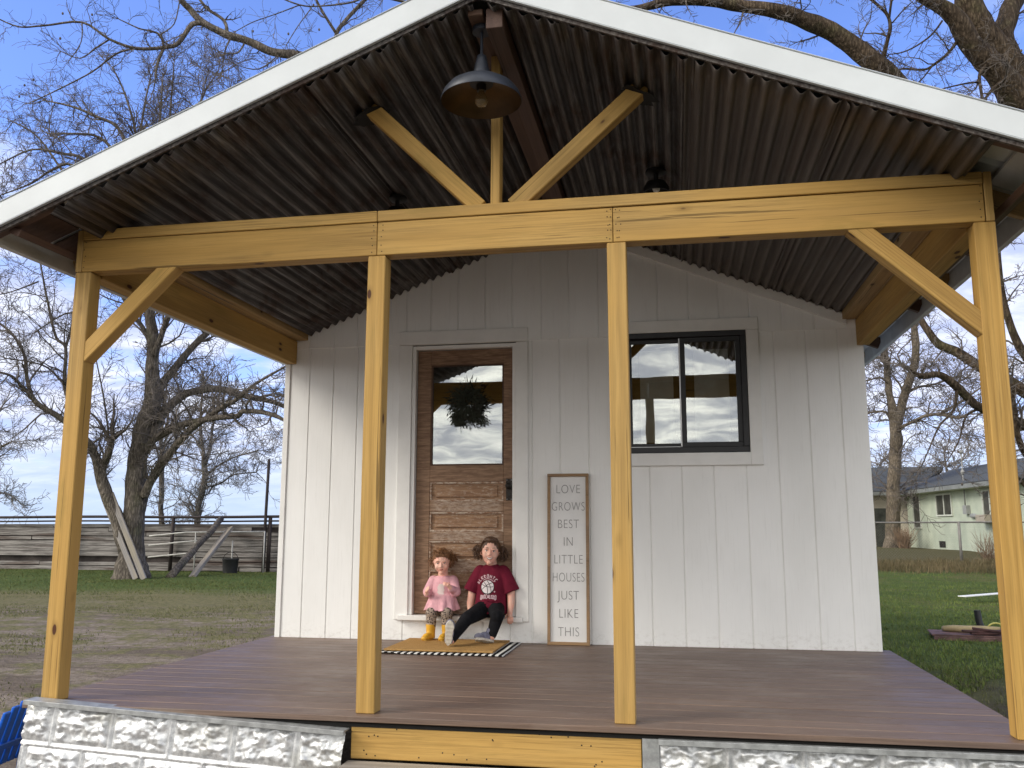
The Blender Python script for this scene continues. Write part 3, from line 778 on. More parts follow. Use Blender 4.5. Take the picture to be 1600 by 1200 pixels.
bg_ = Mat('clear bulb glass', 0.08, 0, 0.6); bg_.col((0.55, 0.42, 0.24)); bg_.b.inputs['Transmission Weight'].default_value = 0.7
k = MB(); k.lathe([(0.013, 0.052), (0.016, 0.040), (0.030, 0.012), (0.031, -0.006), (0.022, -0.024), (0.0, -0.030)], (LX, LY, LZ), 20); k.build('bulb', bg_.m, LAMP, True)

# wreath on the door glass
WC = Vector((1.505, DY-0.028, 1.790))
WR = thing('wreath', 'dark twiggy evergreen wreath hanging on the door glass', 'wreath', WC)
wmaterial = simple('dark dried greenery', (0.030, 0.034, 0.022), 0.9, 0, 0.4, 30, 0.2)
k = MB(); r = random.Random(21)
for i in range(46):
    a0 = r.uniform(0, 2*pi); sp = r.uniform(0.5, 1.3); rr = 0.095+r.uniform(-0.03, 0.03); pts = []
    for j in range(7):
        a = a0+sp*j/6; q = rr+0.012*sin(j*1.7+i)
        pts.append(WC+Vector((q*cos(a), r.uniform(-0.022, 0.016), q*sin(a))))
    k.tube(pts, 0.0024, 5)
k.build('twig_ring', simple('vine twigs', (0.045, 0.03, 0.02), 0.9, 0, 0.3), WR, True, fix=False)
k = MB()
for i in range(760):
    a = r.uniform(0, 2*pi); q = abs(r.gauss(0.074, 0.042)); c = WC+Vector((q*cos(a), r.uniform(-0.03, 0.012), q*sin(a)))
    d = Vector((cos(a)+r.uniform(-1.1, 1.1), r.uniform(-0.5, 0.2), sin(a)+r.uniform(-1.1, 1.1)-0.35)); 
    if d.length < 0.1: continue
    d.normalize(); L = r.uniform(0.03, 0.085); n = Vector((r.uniform(-1, 1), -1, r.uniform(-1, 1))).cross(d).normalized()*r.uniform(0.002, 0.005)
    k.add([c, c+d*L*0.5+n, c+d*L, c+d*L*0.5-n], [(0, 1, 2, 3)])
for i in range(16):                                     # loose strands below and beside
    x = r.uniform(-0.12, 0.13); c = WC+Vector((x, -0.008, -0.075)); pts = [c]; 
    for j in range(5): pts.append(pts[-1]+Vector((r.uniform(-0.022, 0.026), r.uniform(-0.003, 0.003), -r.uniform(0.008, 0.020))))
    k.tube(pts, 0.0022, 4)
    for p in pts[1:]:
        for e in (-1, 1): k.add([p, p+Vector((e*0.016, -0.002, -0.010)), p+Vector((e*0.024, 0, -0.022)), p+Vector((e*0.008, 0, -0.016))], [(0, 1, 2, 3)])
k.build('leaves', wmaterial, WR, fix=False)
k = MB(); k.tube([WC+Vector((-0.045, 0.0, 0.09)), WC+Vector((-0.040, 0.010, 0.155)), WC+Vector((-0.020, 0.012, 0.215)), WC+Vector((0.0, 0.006, 0.10))], 0.0012, 5); k.build('hanger', M['black'], WR, True)

# leaning sign
def text_mesh(txt, size, mat, m, name, parent, ext=0.0006, xs=1.0, off=0.0):
    cu = bpy.data.curves.new(name, 'FONT'); cu.body = txt; cu.size = size; cu.align_x = 'CENTER'; cu.align_y = 'CENTER'; cu.extrude = ext; cu.offset = off; cu.space_character = 1.08
    o = bpy.data.objects.new(name, cu); COL.objects.link(o)
    dg = bpy.context.evaluated_depsgraph_get(); dg.update()
    me = bpy.data.meshes.new_from_object(o.evaluated_get(dg)); bpy.data.objects.remove(o); bpy.data.curves.remove(cu)
    for v in me.vertices: v.co.x *= xs
    me.materials.clear(); me.materials.append(mat)
    ob = bpy.data.objects.new(name, me); COL.objects.link(ob); place(ob, m, parent); return ob
SG = thing('wall_sign', 'tall narrow framed white sign with grey lettering leaning beside the door', 'sign', (2.295, 2.52, 0))
tilt = radians(2.3)
sm = Matrix.Translation((2.295, 2.545, 0.0)) @ Matrix.Rotation(-tilt, 4, 'X')
sw, sh = 0.308, 1.236
k = MB()
for q in ((-sw/2, sw/2, 0.0, 0.022), (-sw/2, sw/2, sh-0.022, sh), (-sw/2, -sw/2+0.022, 0.0225, sh-0.0225), (sw/2-0.022, sw/2, 0.0225, sh-0.0225)): k.box(q[0], q[1], -0.020, 0.014, q[2], q[3])
fm = lumber_mat('sign frame wood', (0.22, 0.135, 0.065), (0.34, 0.22, 0.12), (0.05, 0.03, 0.02), False)
k.build('frame', fm, SG, bevel=0.002, m=sm)
board = k = MB(); k.box(-sw/2+0.02, sw/2-0.02, -0.004, 0.006, 0.020, sh-0.020)
BD = k.build('sign_board', simple('sign face', (0.74, 0.73, 0.72), 0.6, 0, 0.05, 4, 0.1), SG, m=sm)
tm = simple('grey lettering', (0.27, 0.26, 0.255), 0.7, 0, 0.2, 40)
for i, wd in enumerate(('LOVE', 'GROWS', 'BEST', 'IN', 'LITTLE', 'HOUSES', 'JUST', 'LIKE', 'THIS')):
    z = 1.118-i*0.1285
    m = sm @ Matrix.Translation((0.0, -0.0052, z)) @ Matrix.Rotation(pi/2, 4, 'X')
    text_mesh(wd, 0.094, tm, m, 'lettering', BD, xs={'GROWS': 0.70, 'HOUSES': 0.66, 'LITTLE': 0.74}.get(wd, 0.78), off=-0.0016)

# rug and doormat
RG = MB(); nx, ny = 60, 12; rx0, rx1, ry0, ry1 = 1.085, 1.945, 1.862, 2.560
def rugz(x, y):
    return 0.0035+0.002*noise.noise(Vector((x*7, y*7, 1)))+max(0, noise.noise(Vector((x*4, 3, 0))))*0.018*max(0, (ry0+0.05-y)/0.05)
for j in range(ny+1):
    for i in range(nx+1):
        x = rx0+(rx1-rx0)*i/nx; y = ry0+(ry1-ry0)*j/ny
        RG.v.append((x, y+0.008*noise.noise(Vector((x*5, 0, 2)))*(j in (0,)), rugz(x, y)))
for j in range(ny):
    for i in range(nx): a = j*(nx+1)+i; RG.f.append((a, a+1, a+nx+2, a+nx+1))
k = Mat('black and white striped weave', 0.95, 0, 0.1)
xx = k.sep(k.coord('Object'))[0]; fr_ = k.math('FRACT', k.math('MULTIPLY', k.math('SUBTRACT', xx, 1.085), 1/0.046))
k.col(k.mix(k.mr(fr_, 0.50, 0.54), (0.014, 0.014, 0.016), (0.66, 0.65, 0.62))); k.bump(k.noise(k.coord('Object', (40, 120, 40)), 6, 3), 0.5, 0.003)
o = RG.build('striped_rug', k.m, None, True, fix=False); md = o.modifiers.new('t', 'SOLIDIFY'); md.thickness = 0.006; md.offset = 1
tag(o, 'black and white striped rug lying flat under the tan doormat', 'rug')
MT = MB(); MT.box(1.105, 1.865, 1.925, 2.535, 0.0135, 0.026)
k = Mat('tan coir', 0.98, 0, 0.05)
n = k.noise(k.coord('Object'), 160, 3, 0.8); b2 = k.noise(k.coord('Object'), 7, 4)
c = k.mix(k.mr(n, 0.3, 0.7), (0.30, 0.165, 0.055), (0.52, 0.32, 0.13)); c = k.mix(k.mr(b2, 0.5, 0.7, 0, .4), c, (0.24, 0.14, 0.06)); 
k.col(c); k.bump(n, 1.0, 0.004)
o = MT.build('doormat', k.m, None, bevel=0.004); tag(o, 'tan coir doormat lying on the striped rug below the door', 'doormat')
# ================================================================== people
BAKE = []
def vox(mb, name, mat, parent, voxel=0.004, smooth=4, fac=0.5):
    o = mb.build(name, mat, parent, True, fix=False)
    r = o.modifiers.new('r', 'REMESH'); r.mode = 'VOXEL'; r.voxel_size = voxel; r.use_smooth_shade = True
    s = o.modifiers.new('s', 'SMOOTH'); s.factor = fac; s.iterations = smooth
    dg = bpy.context.evaluated_depsgraph_get(); dg.update()
    me = bpy.data.meshes.new_from_object(o.evaluated_get(dg)); o.modifiers.clear(); old = o.data; o.data = me; bpy.data.meshes.remove(old)
    me.name = name; me.polygons.foreach_set('use_smooth', [True]*len(me.polygons))
    if not me.materials: me.materials.append(mat)
    return o
def limb(mb, pts, rad, n=14):
    mb.tube(pts, rad, n)
    for p, r in zip(pts, rad if not isinstance(rad, (int, float)) else [rad]*len(pts)): mb.ball(p, r, n, 8)
def skin(name, c):
    k = Mat(name, 0.5, 0, 0.35); n = k.noise(k.coord('Object'), 22, 4)
    k.col(k.mix(k.mr(n, 0.3, 0.7), c, tuple(min(1, x*f) for x, f in zip(c, (1.12, 0.93, 0.9))))); k.b.inputs['Subsurface Weight'].default_value = 0.12
    k.b.inputs['Subsurface Radius'].default_value = (0.012, 0.005, 0.003); return k.m
SK1 = skin('fair skin', (0.74, 0.46, 0.365)); SK2 = skin('warm fair skin', (0.72, 0.44, 0.345))
def hair_mat(name, a, b):
    k = Mat(name, 0.55, 0, 0.4); n = k.noise(k.coord('Object', (1, 1, 0.35)), 120, 4, 0.7); k.col(k.mix(k.mr(n, 0.3, 0.7), a, b)); k.bump(n, 0.6, 0.003); return k.m
def fabric(name, c, var=0.1, fold=18):
    k = Mat(name, 0.9, 0, 0.12); n = k.noise(k.coord('Object', (1, 1, 0.6)), fold, 4, 0.6); w = k.noise(k.coord('Object'), 300, 2)
    k.col(k.mix(k.mr(n, 0.3, 0.7), tuple(x*(1-var) for x in c), tuple(min(1, x*(1+var)) for x in c))); k.bump(k.math('ADD', n, k.math('MULTIPLY', w, 0.15)), 0.5, 0.008); return k.m
def hand(mb, wrist, d, palm_n, L, thumb_side, curl):
    """palm with four unequal fingers bent towards palm_n and a thumb off its side"""
    w = Vector(wrist); d = Vector(d).normalized(); nrm = Vector(palm_n); nrm = (nrm-d*nrm.dot(d)).normalized(); s = d.cross(nrm)*thumb_side
    pl = L*0.52; hw = L*0.21
    mb.tube([w, w+d*pl*0.5, w+d*pl], [hw*0.72, hw*0.9, hw*0.8], 10)
    for t in (-0.6, 0.0, 0.6): mb.ball(w+d*pl*0.85+s*hw*t, hw*0.42, 8, 6)
    for i, (off, ln) in enumerate(((0.80, 0.40), (0.27, 0.46), (-0.27, 0.43), (-0.80, 0.33))):
        b = w+d*pl*0.92+s*hw*off; a1 = curl*0.6; a2 = curl*1.5
        m1 = b+(d*cos(a1)+nrm*sin(a1))*L*ln*0.5; m2 = m1+(d*cos(a2)+nrm*sin(a2))*L*ln*0.5
        limb(mb, [b, m1, m2], [L*0.062, L*0.056, L*0.048], 8)
    tb = w+d*pl*0.25+s*hw*0.8; t1 = tb+(s*0.75+d*0.7+nrm*0.2).normalized()*L*0.2; t2 = t1+(s*0.2+d*0.95+nrm*0.35).normalized()*L*0.17
    limb(mb, [tb, t1, t2], [L*0.075, L*0.062, L*0.052], 8)
def head(mb, c, sx, sy, sz, rot, jaw=0.9, smile=0.0):
    """child's head centred at c; -Y is the face. Returns the face frame"""
    def P(x, y, z): return Vector(c)+rot @ Vector((x*sx, y*sy, z*sz))
    mb.ball(P(0, 0.10, 0.12), (sx*0.97, sy*0.98, sz*0.88), 20, 14, rot)
    mb.ball(P(0, -0.22, -0.28), (sx*0.80*jaw, sy*0.74, sz*0.62), 18, 12, rot)
    mb.ball(P(0, -0.55, -0.76), (sx*0.32*jaw, sy*0.34, sz*0.22), 14, 8, rot)
    for s in (-1, 1):
        mb.ball(P(s*0.46, -0.58, -0.32+0.04*smile), (sx*0.31, sy*0.30, sz*0.25), 12, 8, rot)      # cheeks
        mb.ball(P(s*0.98, 0.12, -0.10), (sx*0.10, sy*0.20, sz*0.20), 10, 8, rot)                     # ears
        mb.ball(P(s*0.38, -0.80, 0.17), (sx*0.28, sy*0.14, sz*0.09), 10, 6, rot)                    # brow
    mb.tube([P(0, -0.88, 0.05), P(0, -1.03, -0.22)], [sx*0.085, sx*0.13], 10)
    mb.ball(P(0, -1.03, -0.24), (sx*0.14, sy*0.13, sz*0.085), 12, 8, rot)
    for s in (-1, 1): mb.ball(P(s*0.13, -0.96, -0.27), (sx*0.085, sy*0.08, sz*0.06), 8, 6, rot)
    mb.ball(P(0, -0.84, -0.47), (sx*0.26, sy*0.14, sz*0.055), 12, 6, rot)
    mb.ball(P(0, -0.80, -0.57), (sx*0.22, sy*0.13, sz*0.055), 12, 6, rot)
    return P
EW = simple('eye white', (0.72, 0.70, 0.68), 0.25, 0, 0.02); EI = simple('brown iris', (0.045, 0.025, 0.015), 0.15, 0, 0.1)
LIP = simple('lips', (0.42, 0.14, 0.12), 0.5, 0, 0.1); TEETH = simple('teeth', (0.82, 0.79, 0.74), 0.3, 0, 0.03); BROW = simple('eyebrow hair', (0.12, 0.07, 0.04), 0.8)
def face(P, parent, sx, sy, sz, rot, smile, body):
    bvh = BVHTree.FromPolygons([v.co for v in body.data.vertices], [tuple(p.vertices) for p in body.data.polygons])
    fw = rot @ Vector((0, 1, 0))
    def onface(x, z, out=0.0):
        o = P(x, -2.2, z); h = bvh.ray_cast(o, fw)
        return (h[0] if h[0] is not None else P(x, -0.9, z))-fw*out
    for s in (-1, 1):
        e = MB(); q = onface(s*0.36, 0.02); e.ball(q+fw*sy*0.035, (sx*0.135, sy*0.09, sz*0.062), 14, 10, rot); E_ = e.build('eye', EW, parent, True)
        e = MB(); e.ball(q-fw*sy*0.028, (sx*0.066, sy*0.035, sz*0.054), 12, 8, rot); e.build('iris', EI, E_, True)
        e = MB(); pts = [onface(s*(0.18+0.08*i), 0.19+0.035*sin(pi*i/4), 0.0006) for i in range(5)]; e.tube(pts, [0.001, 0.0018, 0.002, 0.0017, 0.0008], 6); e.build('eyebrow', BROW, parent, True)
        e = MB(); pts = [onface(s*(0.22+0.07*i), 0.055+0.03*sin(pi*i/4), 0.0006) for i in range(5)]; e.tube(pts, 0.0009, 5); e.build('eyelid', BROW, parent, True)
    w = 0.36 if smile > .5 else 0.20
    up, lo = [], []
    n = 8
    for i in range(n+1):
        t = -1+2*i/n; x = w*t
        k = smile*0.10*t*t
        up.append((x, -0.475+k)); lo.append((x, -0.475+k-(0.11 if smile > .5 else 0.035)*(1-t*t)))
    m = MB(); vs = [onface(x, z, 0.0012) for x, z in up]+[onface(x, z, 0.0012) for x, z in lo]
    m.add(vs, [(i, i+1, n+2+i, n+1+i) for i in range(n)]); m.build('teeth' if smile > .5 else 'mouth', TEETH if smile > .5 else LIP, parent, True)
    m = MB(); m.tube([onface(x, z+0.012, 0.0008) for x, z in up], [0.0006]+[0.0014]*(n-1)+[0.0006], 6); m.tube([onface(x, z-0.012, 0.0008) for x, z in lo], [0.0009]+[0.0025]*(n-1)+[0.0009], 6)
    m.build('lips', LIP, parent, True)

def curls(mb, c, rad, n, L, r0, rnd, down=0.6, n_=5):
    """curly locks starting on a blob"""
    for i in range(n):
        u = Vector((rnd.gauss(0, 1), rnd.gauss(0, 1), rnd.gauss(0, 1))).normalized(); p = Vector(c)+Vector((u.x*rad[0], u.y*rad[1], u.z*rad[2])); pts = [p]
        d = (u*0.6+Vector((0, 0, -down))).normalized(); ph = rnd.uniform(0, 6.28)
        for j in range(6):
            a = ph+j*1.5; side = Vector((cos(a), sin(a), 0.3*sin(a*1.3)))
            pts.append(pts[-1]+(d+side*0.75).normalized()*L/6)
        mb.tube(pts, [r0]*6+[r0*0.4], n_)

# ------------------------------------------------------------------ toddler
T1 = thing('person', 'toddler in a pale pink top, spotted leggings and yellow boots sitting on the door sill', 'person', (1.34, 2.55, 0.184))
rot = Matrix.Rotation(radians(9), 3, 'Z') @ Matrix.Rotation(radians(10), 3, 'X') @ Matrix.Rotation(radians(-3), 3, 'Y')
b = MB(); hc = (1.340, 2.552, 0.582); hs = (0.066, 0.074, 0.088)
P = head(b, hc, *hs, rot, 1.0, 0.0)
limb(b, [(1.341, 2.585, 0.53), (1.342, 2.60, 0.455)], [0.036, 0.040])
b.loft([((1.343, 2.60, 0.20), 0.078, 0.060), ((1.343, 2.60, 0.30), 0.082, 0.060), ((1.343, 2.60, 0.40), 0.080, 0.052), ((1.343, 2.60, 0.455), 0.060, 0.042)])
limb(b, [(1.272, 2.595, 0.435), (1.238, 2.555, 0.362), (1.247, 2.475, 0.352)], [0.033, 0.026, 0.018])
limb(b, [(1.412, 2.595, 0.437), (1.448, 2.550, 0.366), (1.428, 2.472, 0.398)], [0.033, 0.026, 0.018])
hand(b, (1.247, 2.477, 0.352), (0.12, -0.55, 0.55), (0.6, 0.2, 0.2), 0.078, 1, 0.7)
hand(b, (1.428, 2.474, 0.398), (-0.35, -0.5, 0.45), (-0.6, 0.2, 0.0), 0.078, -1, 0.8)
limb(b, [(1.305, 2.585, 0.228), (1.288, 2.475, 0.214), (1.283, 2.482, 0.10), (1.281, 2.470, 0.045)], [0.046, 0.036, 0.028, 0.022])
limb(b, [(1.382, 2.585, 0.228), (1.402, 2.475, 0.212), (1.402, 2.482, 0.10), (1.400, 2.470, 0.045)], [0.046, 0.036, 0.028, 0.022])
body = vox(b, 'body', SK1, T1, 0.0036, 3)
face(P, T1, *hs, rot, 0.0, body)
hb = MB(); rr = random.Random(3)
hb.ball(P(0, 0.22, 0.30), (hs[0]*1.04, hs[1]*1.02, hs[2]*0.86), 20, 12, rot)
hb.ball(P(-0.1, 0.0, 0.92), (hs[0]*0.5, hs[1]*0.6, hs[2]*0.26), 12, 8, rot)
for s in (-1, 1): curls(hb, P(s*0.98, 0.30, 0.12), (0.018, 0.026, 0.030), 46, 0.045, 0.0026, rr)
hb.ball(P(1.15, 0.55, 0.30), (0.024, 0.026, 0.028), 12, 8); curls(hb, P(1.15, 0.55, 0.30), (0.024, 0.026, 0.028), 50, 0.040, 0.0024, rr, 0.3)
curls(hb, P(0.0, 0.1, 0.80), (0.048, 0.048, 0.018), 60, 0.034, 0.0022, rr, 0.1)
for i in range(26):
    a = rr.uniform(-1, 1); hb.tube([P(a*0.7, -0.1, 1.02), P(a*0.85, -0.55, 0.86), P(a*0.8, -0.80, 0.60)], [0.003, 0.003, 0.001], 5)
hb.build('hair', hair_mat('reddish brown hair', (0.11, 0.048, 0.02), (0.27, 0.125, 0.05)), T1, True, fix=False)
pk = fabric('pale pink knit', (0.66, 0.36, 0.40), 0.10, 40)
s = MB()
s.loft([((1.343, 2.598, 0.478), 0.046, 0.040), ((1.343, 2.598, 0.462), 0.080, 0.056), ((1.343, 2.596, 0.42), 0.092, 0.068), ((1.343, 2.592, 0.35), 0.094, 0.076), ((1.343, 2.588, 0.335), 0.094, 0.078)], 28)
limb(s, [(1.268, 2.595, 0.437), (1.234, 2.555, 0.360), (1.246, 2.492, 0.353)], [0.043, 0.038, 0.027])
limb(s, [(1.416, 2.595, 0.439), (1.452, 2.550, 0.364), (1.431, 2.488, 0.390)], [0.043, 0.038, 0.027])
n = 44; base = len(s.v)                                # gathered skirt of the top, with folds
for j in range(7):
    t = j/6; z = 0.345-0.112*t
    for i in range(n):
        g = 2*pi*i/n; fold = 1+0.10*t*sin(g*9+0.6)+0.05*t*sin(g*14)
        rx = (0.094+0.034*t)*fold; ry = (0.078+0.040*t)*fold
        s.v.append((1.340+rx*cos(g), 2.583-0.022*t+ry*sin(g), z+0.008*t*sin(g*5)))
for j in range(6):
    for i in range(n): p = base+j*n+i; q = base+j*n+(i+1) % n; s.f.append((p, q, q+n, p+n))
s.f.append(tuple(base+i for i in range(n))); s.f.append(tuple(base+6*n+i for i in range(n))[::-1])
TOP = vox(s, 'top', pk, T1, 0.0038, 3)
s = MB(); bvh = BVHTree.FromPolygons([v.co for v in TOP.data.vertices], [tuple(p.vertices) for p in TOP.data.polygons])
def proj(x, z, out=0.0015):
    h = bvh.ray_cast(Vector((x, 2.0, z)), Vector((0, 1, 0))); return (h[0] if h[0] is not None else Vector((x, 2.52, z)))-Vector((0, out, 0))
vs = []
for j in range(9):
    for i in range(9): vs.append(proj(1.318+0.05*i/8+0.004*sin(j*2), 0.335+0.085*j/8))
s.add(vs, [(j*9+i, j*9+i+1, (j+1)*9+i+1, (j+1)*9+i) for j in range(8) for i in range(8) if 0 < i+j < 14 and (i-4)**2+(j-4)**2 < 24])
s.build('print', fabric('faded print', (0.62, 0.52, 0.50)), TOP, True)
k = Mat('spotted leggings fabric', 0.9, 0, 0.1); v1 = k.voro(k.coord('Object'), 85.0); nn = k.noise(k.coord('Object'), 45, 2)
c = k.mix(k.mr(k.math('ADD', v1, k.math('MULTIPLY', nn, 0.5)), 0.62, 0.74), (0.030, 0.022, 0.022), (0.34, 0.27, 0.22)); k.col(c); k.bump(nn, 0.4, 0.004)
s = MB()
s.loft([((1.343, 2.585, 0.186), 0.082, 0.064), ((1.343, 2.585, 0.27), 0.088, 0.068)], 20)
limb(s, [(1.305, 2.56, 0.232), (1.286, 2.474, 0.216), (1.282, 2.482, 0.118)], [0.050, 0.043, 0.036])
limb(s, [(1.382, 2.56, 0.232), (1.403, 2.474, 0.214), (1.402, 2.482, 0.118)], [0.050, 0.043, 0.036])
vox(s, 'leggings', k.m, T1, 0.004, 3)
ym = simple('yellow rubber', (0.66, 0.36, 0.035), 0.35, 0, 0.12, 8, 0.1)
for x, tw in ((1.281, -0.018), (1.401, -0.012)):
    s = MB()
    s.loft([((x, 2.482, 0.034), 0.034, 0.036), ((x, 2.482, 0.075), 0.033, 0.035), ((x, 2.482, 0.125), 0.037, 0.039), ((x, 2.482, 0.134), 0.039, 0.041)], 18)
    s.tube([(x, 2.505, 0.046), (x+tw*0.4, 2.46, 0.050), (x+tw, 2.415, 0.045), (x+tw*1.3, 2.385, 0.040)], [0.024, 0.030, 0.029, 0.016], 14)
    s.ball((x+tw*1.2, 2.392, 0.042), (0.026, 0.024, 0.019), 12, 8)
    bt = vox(s, 'boot', ym, T1, 0.004, 2)
    s = MB(); s.loft([((x+tw*0.5, 2.448, 0.0265), 0.033, 0.078), ((x+tw*0.5, 2.448, 0.034), 0.033, 0.078)], 20); s.build('sole', simple('boot sole', (0.42, 0.24, 0.04), 0.6), bt)

# ------------------------------------------------------------------ older girl
G1 = thing('person', 'smiling girl in a maroon basketball T-shirt and black leggings sitting on the door sill', 'person', (1.715, 2.55, 0.184))
rot = Matrix.Rotation(radians(11), 3, 'Z') @ Matrix.Rotation(radians(-4), 3, 'X') @ Matrix.Rotation(radians(4), 3, 'Y')
b = MB(); hc = (1.713, 2.545, 0.660); hs = (0.070, 0.082, 0.104)
P = head(b, hc, *hs, rot, 0.95, 1.0)
limb(b, [(1.713, 2.585, 0.60), (1.715, 2.60, 0.525)], [0.038, 0.044])
b.loft([((1.715, 2.585, 0.20), 0.095, 0.068), ((1.715, 2.595, 0.34), 0.088, 0.060), ((1.715, 2.60, 0.46), 0.098, 0.062), ((1.715, 2.60, 0.53), 0.070, 0.046)])
limb(b, [(1.802, 2.595, 0.500), (1.862, 2.590, 0.372), (1.868, 2.565, 0.285), (1.864, 2.545, 0.222)], [0.042, 0.031, 0.027, 0.020])
limb(b, [(1.628, 2.595, 0.500), (1.570, 2.590, 0.372), (1.560, 2.560, 0.285), (1.565, 2.545, 0.225)], [0.042, 0.031, 0.027, 0.020])
hand(b, (1.864, 2.545, 0.222), (0.10, -0.50, -0.55), (0.0, 0.5, -1.0), 0.105, -1, 0.9)
hand(b, (1.565, 2.545, 0.225), (-0.10, -0.50, -0.55), (0.0, 0.5, -1.0), 0.105, 1, 0.9)
limb(b, [(1.668, 2.55, 0.245), (1.592, 2.305, 0.190), (1.524, 2.140, 0.065)], [0.062, 0.044, 0.027])
limb(b, [(1.762, 2.55, 0.245), (1.802, 2.370, 0.205), (1.764, 2.355, 0.070)], [0.062, 0.044, 0.027])
body = vox(b, 'body', SK2, G1, 0.0038, 3)
face(P, G1, *hs, rot, 1.0, body)
hm = hair_mat('dark brown curly hair', (0.040, 0.020, 0.012), (0.135, 0.070, 0.038))
hb = MB(); rr = random.Random(8)
hb.ball(P(0, 0.24, 0.26), (hs[0]*1.08, hs[1]*1.05, hs[2]*0.84), 22, 14, rot)
hb.ball(P(0, -0.06, 0.80), (hs[0]*0.80, hs[1]*0.78, hs[2]*0.27), 16, 8, rot)
for i in range(60):
    a = rr.uniform(-1, 1); hb.tube([P(a*0.25, -0.55, 1.0), P(a*0.85, -0.55, 0.72), P(a*1.02+0.06*(1 if a > 0 else -1), -0.25, 0.35), P(1.10*(1 if a > 0 else -1), 0.2, 0.05)], [0.004, 0.004, 0.004, 0.003], 5)
for s in (-1, 1):
    c = P(s*1.28, 0.35, 0.12); hb.ball(c, (0.023, 0.028, 0.034), 12, 8)
    curls(hb, c, (0.026, 0.030, 0.036), 80, 0.060, 0.0028, rr, 0.8)
hb.build('hair', hm, G1, True, fix=False)
mar = fabric('maroon jersey', (0.135, 0.012, 0.028), 0.16, 16)
s = MB()
s.loft([((1.715, 2.598, 0.565), 0.046, 0.042), ((1.715, 2.598, 0.548), 0.072, 0.052), ((1.715, 2.598, 0.530), 0.108, 0.062), ((1.715, 2.595, 0.47), 0.118, 0.076), ((1.715, 2.588, 0.38), 0.112, 0.082), ((1.713, 2.576, 0.29), 0.118, 0.092), ((1.711, 2.566, 0.235), 0.126, 0.100), ((1.710, 2.560, 0.214), 0.128, 0.104)], 30)
for x0, x1 in ((1.800, 1.872), (1.630, 1.560)):
    s.tube([(x0, 2.597, 0.512), ((x0+x1)/2, 2.594, 0.448), (x1, 2.585, 0.366)], [0.052, 0.054, 0.060], 18); s.ball((x0, 2.597, 0.512), 0.050, 14, 10)
for i in range(9):                                     # soft creases across the lap
    z = 0.225+0.011*i; a = rr.uniform(-0.06, 0.06); w = rr.uniform(0.03, 0.07); y = 2.566-0.098*sqrt(max(0, 1-(a/0.125)**2))
    s.tube([(1.712+a-w, y+0.014, z), (1.712+a, y+0.001, z-0.008), (1.712+a+w, y+0.014, z+0.004)], [0.002, 0.0058, 0.002], 8)
SHT = vox(s, 'shirt', mar, G1, 0.004, 4)
bvh = BVHTree.FromPolygons([v.co for v in SHT.data.vertices], [tuple(p.vertices) for p in SHT.data.polygons])
pw = simple('white shirt print', (0.66, 0.60, 0.61), 0.8, 0, 0.06); pp = simple('pink shirt print', (0.50, 0.34, 0.37), 0.8, 0, 0.2, 60); bk = simple('black shirt print', (0.02, 0.012, 0.014), 0.8)
bx, bz, br = 1.700, 0.405, 0.047
def disc(x, z, r, out, n=28, m=6):
    vs = [proj(x, z, out)]; fs = []
    for j in range(1, m+1):
        for i in range(n): g = 2*pi*i/n; vs.append(proj(x+r*j/m*cos(g), z+r*j/m*sin(g), out))
    for i in range(n): fs.append((0, 1+i, 1+(i+1) % n))
    for j in range(m-1):
        for i in range(n): a = 1+j*n+i; b_ = 1+j*n+(i+1) % n; fs.append((a, a+n, b_+n, b_))
    return vs, fs
def stroke(mb, pts, w, out):
    vs = []
    for i, p in enumerate(pts):
        q = pts[min(i+1, len(pts)-1)]; o_ = pts[max(i-1, 0)]; d = Vector((q[0]-o_[0], q[1]-o_[1])).normalized()
        vs += [proj(p[0]-d.y*w/2, p[1]+d.x*w/2, out), proj(p[0]+d.y*w/2, p[1]-d.x*w/2, out)]
    mb.add(vs, [(2*i, 2*i+1, 2*i+3, 2*i+2) for i in range(len(pts)-1)])
s = MB(); s.add(*disc(bx, bz-0.004, br*1.10, 0.0012)); s.build('print', bk, SHT, True)
s = MB(); s.add(*disc(bx, bz, br, 0.0022)); s.build('print', pw, SHT, True)
s = MB()
def arc(cx, cz, r, a0, a1, n=14): return [(cx+r*cos(radians(a0+(a1-a0)*i/n)), cz+r*sin(radians(a0+(a1-a0)*i/n))) for i in range(n+1)]
def clip(pts): return [p for p in pts if (p[0]-bx)**2+(p[1]-bz)**2 < (br*0.985)**2]
def sarc(*a):
    q = clip(arc(*a, n=60))
    if len(q) > 2: stroke(s, q, 0.0040, 0.0032)
sarc(bx-0.075, bz-0.030, 0.078, -40, 80); sarc(bx-0.110, bz-0.045, 0.140, -20, 60); sarc(bx+0.075, bz-0.115, 0.150, 80, 170); sarc(bx+0.02, bz+0.115, 0.115, 200, 320)
s.build('print', bk, SHT, True)
s = MB(); rr = random.Random(5)
stroke(s, arc(bx, bz, br*1.24, 40, 128), 0.005, 0.0018)
LET = [[((0,0),(0,1)),((0,0),(.6,0))], [((0,0),(0,1)),((0,1),(.6,1)),((.6,1),(.6,0)),((.6,0),(0,0))], [((.6,1),(0,1)),((0,1),(0,0)),((0,0),(.6,0))], [((0,0),(0,1)),((0,.5),(.6,1)),((0,.5),(.6,0))],
       [((0,0),(0,1)),((.6,0),(.6,1)),((0,.5),(.6,.5))], [((0,0),(.3,1)),((.3,1),(.6,0)),((.15,.4),(.45,.4))], [((0,0),(0,1)),((0,1),(.6,.8)),((.6,.8),(0,.5)),((0,.5),(.6,0))], [((0,1),(.6,1)),((.3,1),(.3,0))]]
